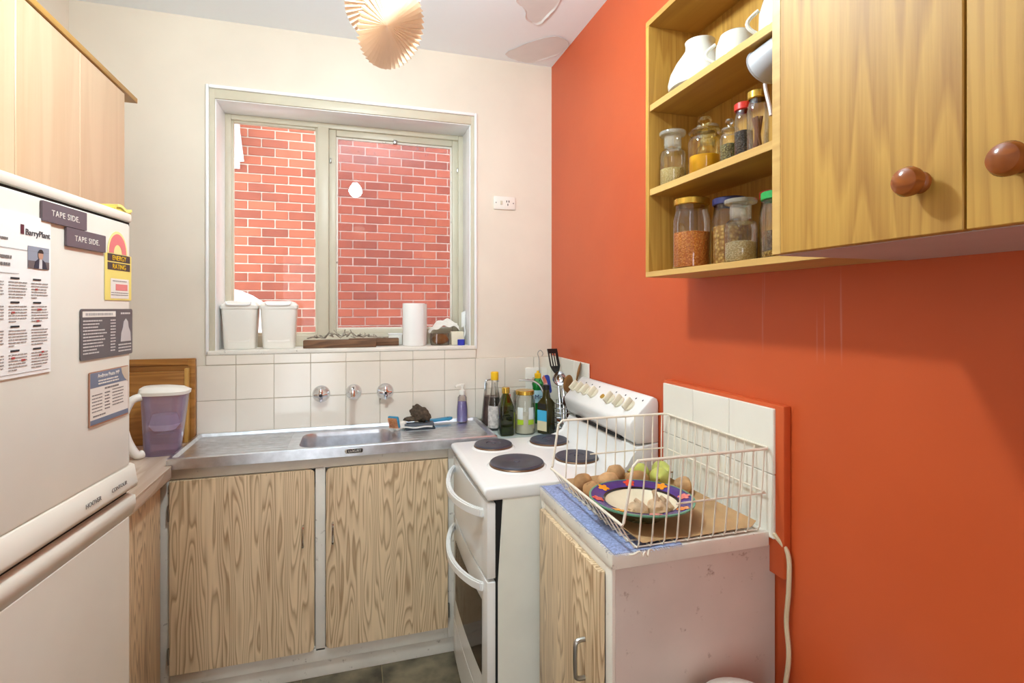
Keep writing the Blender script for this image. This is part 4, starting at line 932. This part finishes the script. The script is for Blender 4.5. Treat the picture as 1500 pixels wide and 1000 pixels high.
for k, (dx, dy, s_, lab) in enumerate(((-.028, -.035, .022, 'left garlic bulb lying in the painted bowl'), (.018, -.042, .024, 'papery garlic bulb in the bowl with stem pointing up'), (.045, -.03, .02, 'right garlic bulb lying in the painted bowl'))):
    g = thing('garlic_bulb', lab, 'garlic', (c[0] + dx, c[1] + dy, ZP + .013), 0, 'garlic bulbs in the painted bowl')
    b = NB(); lump(b, (c[0] + dx, c[1] + dy, ZP + .013 + s_ * .8), (s_ * 1.15, s_, s_ * .85), .25, 2.6, k, k, 3); mk('bulb', b, mg, g)
    b = NB(); p0 = Vector((c[0] + dx, c[1] + dy, ZP + .013 + s_ * 1.5)); tube(b, [p0, p0 + Vector((-.003, .003, .006 + .010 * (k == 1))), p0 + Vector((-.006, .007, .009 + .016 * (k == 1)))], [.009, .006, .005], 8); mk('stem', b, mg, g)
mp = paint('potato_skin', (186, 138, 88), .75, .18, 30, .3, 60, dirt=(110, 80, 50), dirts=50); mp2 = paint('pale_potato_skin', (200, 156, 108), .75, .18, 30, .3, 60, dirt=(130, 96, 60), dirts=50)
for k, (x, y, sx, sy, sz, rz, lab) in enumerate(((.625, 1.372, .034, .026, .024, .6, 'potato at the far front corner of the wire basket'), (.692, 1.352, .036, .026, .025, .3, 'pale potato in the far row of the basket beside the corner one'), (.622, 1.302, .030, .024, .025, -.8, 'potato squeezed between the painted bowl and the low front of the basket'),
        (.744, 1.405, .030, .022, .027, .1, 'potato at the far side of the basket, third along the row'), (.782, 1.345, .040, .024, .025, .2, 'long brown potato next to the green pears'), (.885, 1.275, .028, .024, .022, .5, 'knobbly brown potato at the right beside the pears'))):
    b = NB(); lump(b, (x, y, ZP + sz + .002), (sx, sy, sz), .16, 1.7, rz, k + 4); mk('potato', b, mp2 if k % 2 else mp, label=lab, cat='potato', group='potatoes in the wire basket')
mpe = paint('green_pear_skin', (190, 194, 96), .4, .15, 14)
for k, (x, y, s_, a, lab) in enumerate(((.826, 1.404, .026, 3.3, 'yellow-green pear nearest the potatoes in the basket'), (.892, 1.394, .028, -1.6, 'pale green pear in the far right corner of the basket'), (.850, 1.338, .028, -2.2, 'green pear in front of the other two pears'))):
    pr = thing('pear', lab, 'pear', (x, y, ZP), a, 'green pears in the wire basket', local=True)
    b = NB(); lathe(b, [(0, -s_ * 1.0), (s_ * .5, -s_ * .95), (s_ * .95, -s_ * .4), (s_, 0), (s_ * .85, s_ * .5), (s_ * .5, s_ * 1.0), (s_ * .36, s_ * 1.4), (s_ * .2, s_ * 1.6), (0, s_ * 1.62)], (0, 0, s_ + .002), 24, M=Matrix.Rotation(1.4, 4, 'Y')); mk('flesh', b, mpe, pr)
    d = Vector((math.sin(1.4), 0, math.cos(1.4))) * s_; tube_b = tube(NB(), [Vector((0, 0, s_)) + d * 1.58, Vector((0, 0, s_)) + d * 2.0 + Vector((0, .004, .003))], .002, 6); mk('stalk', tube_b, M['spoon'], pr)

# cord running down the red wall, bin below
mk('extension_cord', tube(NB(), smoothpath([(.962, 1.03, .905), (.955, 1.012, .895), (.966, .985, .86), (.968, .985, .78), (.968, .992, .70), (.968, .985, .62), (.968, 1.0, .50), (.968, 1.0, .30), (.97, 1.0, .004)], 6), .0055, 8), paint('cream_cable', (222, 206, 172), .4, .04), label='cream electrical cord hanging down the red wall beside the small cupboard', cat='cord')
t = thing('pedal_bin', 'white bin with domed lid in front of the small cupboard at the photo bottom', 'bin', (.775, .905, 0))
lathe_part('bucket', [(0, 0), (.082, 0), (.085, .006), (.098, .555), (.1, .575), (0, .575)], (.775, .905, 0), M['plastic'], t, 32)
lathe_part('lid', [(.102, .575), (.103, .587), (.088, .607), (.05, .620), (0, .623)], (.775, .905, 0), M['plastic'], t, 32)

# ------------------------------------------------------------------ right wall cupboard and open shelves
t = thing('spice_shelf', 'open honey-oak wall shelf with three levels of jars and crockery', 'shelf', (.89, 1.03, 1.52))
x0, x1, ya, yb = .807, .976, .722, 1.342
mk('bottom_board', bx(x0, x1, ya, yb, 1.520, 1.535, .0008, 1), M['oakedge'], t)
mk('top_board', bx(x0, x1, ya, yb, 2.236, 2.252, .0008, 1), M['oakRy'], t)
mk('side_panel', bx(x0, x1, yb - .016, yb, 1.535, 2.236, .0008, 1), M['oakR'], t)
mk('back_panel', bx(x1 - .006, x1, ya, yb - .016, 1.535, 2.236), M['oakR'], t)
for z in (1.753, 1.993):
    s_ = mk('shelf_board', bx(x0 + .008, x1 - .006, ya, yb - .016, z, z + .016), M['oakRy'], t)
    mk('edging', bx(x0 + .004, x0 + .008, ya, yb - .016, z - .001, z + .017, .0005, 1), M['oakedge'], s_)
t = thing('oak_wall_cupboard', 'honey-oak wall cupboard with round wooden knobs on the red wall', 'cupboard', (.82, .42, 1.52))
DX = .669
mk('carcass', bx(DX + .018, .976, .14, .720, 1.524, 2.252, .0008, 1), M['oakR'], t)
mk('underside', bx(DX + .018, .976, .14, .720, 1.519, 1.524), M['pinkunder'], t)
mk('end_edging', bx(DX + .004, DX + .018, .702, .7205, 1.520, 2.252, .0008, 1), M['oakedge'], t)
for (ya_, yb_, yk) in ((.4285, .6985, .476), (.156, .4255, .374)):
    d_ = mk('door', bx(DX, DX + .017, ya_, yb_, 1.520, 2.250, .0012, 1), M['oakR'], t)
    b = NB(); lathe(b, [(0, .034), (.008, .0335), (.0155, .029), (.0185, .022), (.0175, .016), (.012, .0105), (.009, .008), (.010, .006), (.013, .004), (.0135, 0), (0, 0)], (DX, yk, 1.585), 28, '-x'); mk('knob', b, M['knobwood'], d_)

# ------------------------------------------------------------------ jars on the spice shelf
def grainy(name, a, b_, sc):
    m, nt, p = nodes(name); v = nt.nodes.new('ShaderNodeTexVoronoi'); v.inputs['Scale'].default_value = sc; L(nt, mapping(nt), v.inputs['Vector'])
    L(nt, ramp(nt, v.outputs['Distance'], [(.0, lin(a)), (.6, lin(b_))]), p.inputs['Base Color']); p.inputs['Roughness'].default_value = .7
    iv = mathn(nt, 'SUBTRACT', 1, v.outputs['Distance']); bump(nt, p, iv, .8, .004); return m
def jar(name, lab, x, y, z, r, h, fill, cm, lid, lidmat=None, nr=None, shape='jar', tint='glass'):
    t = thing(name, lab, 'jar', (x, y, z), 0, 'jars on the spice shelf'); c = (x, y, z); nr = nr or r * .72
    hb = h * (.84 if lid == 'screw' else .68)
    lathe_part('glass', [(0, .001), (r * .92, .001), (r, .006), (r, hb * .82), (r * .93, hb * .92), (nr, hb), (nr, hb + h * .06)], c, M[tint], t, 28)
    if fill:
        hf = fill * hb * .85
        lathe_part('contents', [(0, .004), (r * .86, .005), (r * .93, .01), (r * .93, hf), (r * .5, hf + .004), (0, hf + .002)], c, cm, t, 24)
    if lid == 'screw':
        lathe_part('lid', [(nr + .001, h - .018), (nr + .004, h - .016), (nr + .004, h - .002), (nr + .001, h), (0, h)], c, lidmat, t, 28)
    elif lid == 'stopper':
        lathe_part('stopper', [(nr * .98, h * .70), (nr * .98, h * .90), (r * .98, h * .93), (r * 1.0, h * .96), (r * .98, h * .99), (r * .8, h), (0, h * .985)], c, M['stopper'], t, 28)
    elif lid == 'ball':
        lathe_part('stopper', [(r * .90, h * .70), (r * .98, h * .73), (r * .90, h * .77), (r * .5, h * .80), (r * .2, h * .82), (r * .18, h * .85), (r * .38, h * .89), (r * .44, h * .93), (r * .36, h * .975), (0, h)], c, M[tint], t, 28)
    return t
zl, zm, zu = 1.5352, 1.7692, 2.0092
jar('lentil_jar', 'big gold-lidded jar of orange lentils on the bottom spice shelf', .864, 1.206, zl, .049, .186, .72, grainy('orange_lentils', (244, 170, 70), (206, 112, 30), 230), 'screw', M['gold'], .042)
jar('chickpea_jar', 'navy-lidded jar of chickpeas behind the front jars on the bottom shelf', .908, 1.112, zl, .042, .172, .82, grainy('chickpeas', (248, 216, 130), (170, 120, 50), 110), 'screw', M['navy'], .037)
jar('grain_jar', 'clear glass-stoppered jar of pale grain in the middle of the bottom shelf', .860, 1.016, zl, .036, .148, .55, grainy('pale_grain', (232, 218, 180), (196, 172, 124), 260), 'stopper', nr=.024)
jar('red_lid_jar', 'red-lidded jar at the back of the bottom shelf', .930, .985, zl, .034, .165, .6, grainy('brown_seed', (150, 110, 64), (90, 60, 30), 200), 'screw', M['red'], .03)
jar('green_lid_jar', 'green-lidded jar on the bottom shelf against the oak cupboard', .862, .905, zl, .034, .142, .15, grainy('yellow_seed', (220, 190, 90), (160, 120, 40), 200), 'screw', M['green'], .03)
jar('couscous_jar', 'glass-stoppered jar half full of couscous at the far end of the middle shelf', .858, 1.284, zm, .036, .156, .55, grainy('couscous', (244, 230, 178), (214, 188, 120), 300), 'stopper', nr=.024)
jar('clear_jar', 'glass-stoppered jar with dark spice behind the turmeric jar', .936, 1.235, zm, .03, .165, .3, grainy('dark_spice', (110, 84, 60), (60, 42, 28), 260), 'stopper', nr=.02)
jar('turmeric_jar', 'ball-stoppered jar of yellow turmeric on the middle shelf', .862, 1.148, zm, .041, .152, .55, paint('turmeric', (240, 190, 40), .8, .08, 20), 'ball', tint='amberglass')
jar('herb_jar', 'small ball-stoppered jar of dried green herbs on the middle shelf', .862, 1.056, zm, .023, .116, .75, grainy('dried_herb', (172, 160, 92), (104, 92, 46), 260), 'ball')
jar('pepper_jar', 'red-capped slim jar of dark peppercorns on the middle shelf', .862, 1.008, zm, .0205, .133, .7, grainy('peppercorn', (70, 54, 48), (30, 24, 22), 240), 'screw', M['red'], .0165)
t = jar('cinnamon_jar', 'gold-capped slim jar of cinnamon sticks on the middle shelf', .860, .962, zm, .0225, .142, 0, None, 'screw', M['gold'], .0175)
for k in range(5):
    a = k * 1.25; mk('cinnamon_stick', tube(NB(), [(.860 + .010 * math.cos(a), .962 + .010 * math.sin(a), zm + .004), (.860 - .008 * math.cos(a + .5), .962 - .010 * math.sin(a + .5), zm + .085)], .004, 7), flat('cinnamon', (112, 66, 36), .8), t)
# crockery on the top shelf
t = thing('white_jug', 'white ceramic jug with narrow neck at the far end of the top shelf', 'jug', (.886, 1.20, zu)); c = (.886, 1.20, zu)
lathe_part('body', [(0, 0), (.070, 0), (.080, .006), (.083, .02), (.077, .045), (.062, .074), (.046, .096), (.038, .108), (.037, .122), (.039, .130), (.035, .127), (.033, .110)], c, M['ceramic'], t, 36)
def mug(x, y, r, h, lab, ha):
    t = thing('white_mug', lab, 'mug', (x, y, zu)); c = (x, y, zu)
    lathe_part('cup', [(r * .98, 0), (r, .004), (r * .98, h * .6), (r * .8, h * .92), (r * .6, h), (0, h)], c, M['ceramic'], t, 32)
    pts = [(x + (r + .022 * math.sin(PI * k / 8)) * math.cos(ha) * 1.0, y + (r + .022 * math.sin(PI * k / 8)) * math.sin(ha), zu + .01 + (h * .6) * k / 8) for k in range(9)]
    mk('handle', tube(NB(), pts, .0045, 8), M['ceramic'], t)
mug(.872, 1.045, .046, .075, 'upturned white mug beside the jug on the top shelf', PI * .80)
mug(.872, .905, .046, .085, 'upturned white mug next to the oak cupboard on the top shelf', PI * .80)
t = thing('measuring_cup', 'grey translucent measuring cup hanging under the top shelf beside the cupboard', 'measuring cup', (.86, .90, 1.9))
b = NB(); lathe(b, [(0, 0), (.026, 0), (.029, .003), (.040, .07), (.043, .072), (.0415, .074), (.0385, .072), (.0275, .005), (0, .004)], (0, 0, 0), 28)
bmesh.ops.transform(b, matrix=Matrix.Translation((.850, .866, 1.974)) @ Matrix.Rotation(math.radians(-108), 4, 'X'), verts=b.verts); mk('cup', b, flat('grey_plastic', (176, 176, 182), .3), t)
mk('handle', tube(NB(), smoothpath([(.852, .932, 1.915), (.850, .926, 1.895), (.85, .916, 1.86), (.85, .912, 1.84)], 5), .004), flat('pink_plastic', (206, 186, 180), .3), t)
mk('hook', tube(NB(), [(.852, .90, 1.97), (.852, .905, 1.993)], .0025), M['chrome'], t)

# ------------------------------------------------------------------ fridge (local frame: x along the doors, far edge at 0, front at y=0)
TH = math.radians(5.5); FP = (-.5, 1.455); FRZ = PI / 2 - TH
t = thing('fridge', 'almond-coloured two-door fridge covered in magnets at the left', 'fridge', (FP[0], FP[1], 0), FRZ, local=True)
FW = .60
mk('cabinet', bx(-FW, -.004, .055, .52, .03, 1.63, .006), M['fridge'], t)
mk('lid', prism(NB(), rrect(-FW - .002, .002, -.004, .525, .02, 4), 'z', 1.632, 1.652, .004, 2), M['fridgetrim'], t)
mk('lid_gap', bx(-FW + .004, -.006, .004, .5, 1.624, 1.634), M['darkgap'], t)
fd = mk('freezer_door', prism(NB(), rrect(-FW, 0, 0, .05, .018, 5, (0, 0, 1, 1)), 'z', 1.066, 1.626, .004, 2), M['fridge'], t, ang=.9)
hs = prism(NB(), [(0.004, 1.066), (-.004, 1.062), (-.010, 1.020), (-.010, 1.012), (.004, 1.004), (.05, 1.004), (.05, 1.066)], 'x', -FW, .003, .002, 1)
hstrip = mk('handle_strip', hs, M['fridgetrim'], fd, ang=.9)
mk('door_gap', bx(-FW + .004, -.006, .01, .05, .99, 1.006), M['darkgap'], t)
ld_ = mk('fridge_door', prism(NB(), rrect(-FW, 0, 0, .05, .018, 5, (0, 0, 1, 1)), 'z', .06, .945, .004, 2), M['fridge'], t, ang=.9)
hs = prism(NB(), [(.012, .996), (-.006, .990), (-.008, .97), (0.0, .945), (.05, .945), (.05, .996)], 'x', -FW, .002, .002, 1)
mk('handle_strip', hs, M['fridgetrim'], ld_, ang=.9)
text('HOOVER', .0135, (-.205, -.0105, 1.030), M['ink'], hstrip, rx=PI / 2)
text('CONTOUR', .0125, (-.110, -.0105, 1.030), M['ink'], hstrip, rx=PI / 2)
mk('plinth', bx(-FW + .02, -.02, .07, .5, 0, .03), M['black'], t)

random.seed(11)
def card(name, lab, cat, s0, s1, z0, z1, mat, off=.0, th=.0015, group=None, rnd=.002):
    """a flat thing on the fridge door; local origin at its lower left corner"""
    e = (math.sin(TH), math.cos(TH)); n = (math.cos(TH), -math.sin(TH)); o_ = .0008 + off
    t = thing(name, lab, cat, (FP[0] + e[0] * s0 + n[0] * o_, FP[1] + e[1] * s0 + n[1] * o_, z0), FRZ, group, local=True)
    mk('sheet', prism(NB(), rrect(0, s1 - s0, 0, z1 - z0, rnd, 3), 'y', -th, 0), mat, t, smooth=False); return t
def quads(par, rects, mat, name, y=-.002):
    b = NB(); kind = 'stuff' if len(rects) > 4 else None
    for x0, x1, z0, z1 in rects: box(b, x0, x1, y - .0003, y, z0, z1)
    return mk(name, b, mat, par, smooth=False, kind=kind)
def lines(x0, x1, z, h=.0022, gap=.25):
    out = []; x = x0
    while x < x1 - .002:
        w_ = random.uniform(.003, .009); out.append((x, min(x + w_, x1), z, z + h)); x += w_ + random.uniform(.0008, .002)
    return out
cw, ch = .216, .282
cal = card('wall_calendar', 'paper year calendar sheet with a small portrait photo on the fridge', 'calendar', -.512, -.296, 1.316, 1.590, M['paper'])
text('BarryPlant', .0150, (.150, -.0021, .240), flat('soft_black_print', (84, 78, 82), .7), cal, 'brand_lettering')
quads(cal, [(.139, .147, .240, .256)], flat('maroon_print', (96, 36, 48), .6), 'logo_mark')
quads(cal, [(.0, .21, .213, .2135), (.0, .135, .172, .1725), (.004, .21, .006, .0065)], M['ink'], 'rules')
quads(cal, lines(.02, .11, .226, .004) + lines(.02, .12, .196, .005) + lines(.02, .115, .184, .005), M['ink'], 'heading_lines')
rows = []; reds = []; heads = []
for r in range(4):
    for q in range(4):
        x0_ = .006 + q * .053; z1_ = .163 - r * .040
        heads.append((x0_ + .004, x0_ + .024, z1_, z1_ + .003))
        for k in range(6):
            ln = lines(x0_, x0_ + .042 * (1 if k < 5 else random.uniform(.3, .8)), z1_ - .006 - k * .0050, .0018); rows += ln
            if random.random() < .18: a_ = random.choice(ln); reds.append((a_[0], a_[1] + .002, a_[2] - .0005, a_[3] + .0005))
quads(cal, rows, flat('faded_ink', (158, 150, 146), .7), 'date_rows'); quads(cal, heads, M['darkink'], 'month_names'); quads(cal, reds, M['redink'], 'marked_dates', -.0024)
ph = quads(cal, [(.156, .210, .184, .222)], flat('photo_sky', (150, 152, 164), .6), 'photo_print')
quads(ph, [(.156, .210, .184, .197)], flat('photo_ground', (110, 96, 96), .6), 'photo_ground', -.0023)
b = prism(NB(), [(.170, .184), (.173, .196), (.181, .201), (.191, .201), (.199, .196), (.204, .184)], 'y', -.0031, -.0026); mk('photo_jacket', b, flat('photo_navy', (52, 48, 64), .6), ph, smooth=False)
b = prism(NB(), [(.182, .184), (.183, .201), (.190, .201), (.190, .184)], 'y', -.0034, -.0031); mk('photo_shirt', b, flat('photo_white', (214, 206, 206), .6), ph, smooth=False)
b = prism(NB(), [(.1865 + .0065 * math.cos(k * PI / 8), .2085 + .0085 * math.sin(k * PI / 8)) for k in range(16)], 'y', -.0034, -.0030); mk('photo_face', b, flat('photo_skin', (196, 150, 126), .6), ph, smooth=False)
b = prism(NB(), [(.1865 + .0068 * math.cos(k * PI / 8), .2115 + .0068 * math.sin(k * PI / 8)) for k in range(9)], 'y', -.0037, -.0034); mk('photo_hair', b, flat('photo_hair', (50, 40, 38), .6), ph, smooth=False)
for nm, s0, z0, lab in (('upper', -.322, 1.5865, 'plum-grey TAPE SIDE magnet at the top of the fridge door'), ('lower', -.254, 1.5495, 'plum-grey TAPE SIDE magnet overlapping below the first one')):
    c_ = card('magnet', lab, 'magnet', s0, s0 + .132, z0, z0 + .036, M['magnet'], off=.0 if nm == 'upper' else .0, th=.004, group='TAPE SIDE magnets')
    text('TAPE SIDE.', .0155, (.066, -.0042, .0125), M['offwhite'], c_, align='CENTER', space=1.15)
es = card('energy_label', 'yellow energy rating sticker with red arch on the fridge door', 'sticker', -.119, -.008, 1.449, 1.552, M['yellow'] if False else flat('label_yellow', (236, 214, 116), .5), th=.0006)
b = prism(NB(), [(.052 + .042 * math.cos(PI * k / 16), .102 + .052 * math.sin(PI * k / 16)) for k in range(17)], 'y', -.0006, 0); mk('arch', b, flat('label_cream', (240, 222, 150), .5), es, smooth=False)
b = prism(NB(), [(.052 + .036 * math.cos(PI * k / 16), .104 + .044 * math.sin(PI * k / 16)) for k in range(17)] + [(.052 + .017 * math.cos(PI - PI * k / 12), .104 + .02 * math.sin(PI * k / 12)) for k in range(13)], 'y', -.0009, -.0006); mk('rating_band', b, flat('label_red', (222, 120, 120), .5), es, smooth=False)
bk = quads(es, [(.010, .104, .086, .102), (.010, .104, .067, .083)], flat('label_dark', (70, 58, 58), .5), 'title_band', -.0008)
text('ENERGY', .0155, (.057, -.0013, .0885), M['yellow'], bk, align='CENTER'); text('RATING', .0155, (.057, -.0013, .0695), M['yellow'], bk, align='CENTER')
quads(es, [(.022, .098, .004, .048)], M['offwhite'], 'info_panel', -.0008); quads(es, [(.042, .092, .022, .036)], flat('label_pink', (226, 130, 126), .5), 'number_panel', -.0012)
quads(es, lines(.03, .09, .042, .0016) + lines(.024, .096, .016, .0014) + lines(.024, .096, .011, .0014), M['ink'], 'fine_print', -.0012)
dc = card('contact_magnet', 'dark grey magnet card of phone numbers with white header strip', 'magnet', -.207, -.005, 1.3255, 1.4295, flat('charcoal_print', (92, 86, 88), .35), th=.0015, rnd=.005)
quads(dc, [(.006, .128, .087, .099)], M['offwhite'], 'header_strip', -.0018)
quads(dc, lines(.016, .118, .0905, .005), flat('pale_grey_print', (176, 170, 166), .6), 'header_words', -.0022)
rws = []
for k in range(11): rws += lines(.008, .008 + random.uniform(.05, .085), .078 - k * .0066, .0028); rws += lines(.108, .128, .078 - k * .0066, .0028)
quads(dc, rws, flat('light_print', (206, 200, 196), .6), 'number_rows', -.0018)
b = prism(NB(), [(.150, .03), (.153, .05), (.160, .062), (.163, .075), (.172, .082), (.181, .075), (.184, .062), (.192, .05), (.194, .03)], 'y', -.002, -.0015); mk('figure_print', b, flat('pale_figure', (196, 190, 188), .5), dc, smooth=False)
quads(dc, lines(.15, .19, .092, .004) + lines(.14, .195, .022, .003) + lines(.14, .195, .015, .003) + lines(.14, .195, .008, .003), flat('light_print2', (206, 200, 196), .6), 'side_words', -.0018)
ac = card('mp_card', 'white and slate-blue contact card with brown edge lowest on the fridge door', 'card', -.178, -.025, 1.186, 1.299, flat('brown_card_edge', (168, 120, 92), .6), th=.0022, rnd=.003)
quads(ac, [(.002, .151, .004, .111)], M['offwhite'], 'white_panel', -.0022); quads(ac, [(.002, .151, .080, .111), (.002, .151, .004, .014)], flat('slate_print', (112, 120, 140), .5), 'blue_band', -.0026)
text('Andrew Peate MP', .0115, (.07, -.0031, .099), M['offwhite'], ac, align='CENTER'); quads(ac, lines(.03, .11, .091, .003) + lines(.03, .11, .085, .003), M['offwhite'], 'contact_words', -.003)
rws = lines(.055, .11, .072, .004)
for k in range(6): rws += lines(.008, .045, .063 - k * .0068, .0022) + lines(.055, .075, .063 - k * .0068, .0028) + lines(.085, .13, .066 - k * .0068, .0022)
rws += lines(.012, .06, .019, .003); quads(ac, rws, M['ink'], 'number_rows', -.0026)
b = prism(NB(), [(.151, .111), (.120, .111), (.124, .098), (.134, .086), (.151, .076)], 'y', -.0032, -.0028); mk('corner_print', b, flat('tan_print', (200, 184, 160), .6), ac, smooth=False)
# yellow cloth and side clips
t2 = thing('yellow_cloth', 'folded yellow cloth on top of the fridge at its far corner', 'cloth', (-.55, 1.42, 1.652))
b = NB(); sheet(b, lambda u, v: (-.60 + u * .095, 1.375 + v * .085, 1.6535 + .003 * math.sin(v * 7) * u + .002), 6, 12, .007); mk('fold', b, flat('yellow_cloth_lower', (226, 208, 104), .9), t2)
b = NB(); sheet(b, lambda u, v: (-.60 + u * .098, 1.38 + v * .078, 1.6605 + .003 * math.sin(v * 7) * u + .002), 6, 12, .006); mk('fold', b, flat('yellow_cloth_upper', (236, 220, 124), .9), t2)
t3 = thing('side_clip', 'white plastic clip on the far side of the fridge above the smaller hook', 'clip', (-.52, 1.46, 1.53))
mk('clip_body', bx(-.555, -.512, 1.457, 1.472, 1.515, 1.568, .003), M['plastic'], t3); mk('spring', bx(-.54, -.516, 1.457, 1.474, 1.568, 1.574, .002), M['dullmetal'], t3)
t3 = thing('side_hook', 'small white hook on the far side of the fridge', 'hook', (-.52, 1.46, 1.46))
mk('plate', bx(-.55, -.512, 1.457, 1.461, 1.455, 1.478, .001), M['plastic'], t3); mk('arm', bx(-.535, -.515, 1.46, 1.482, 1.462, 1.474, .003), M['plastic'], t3)
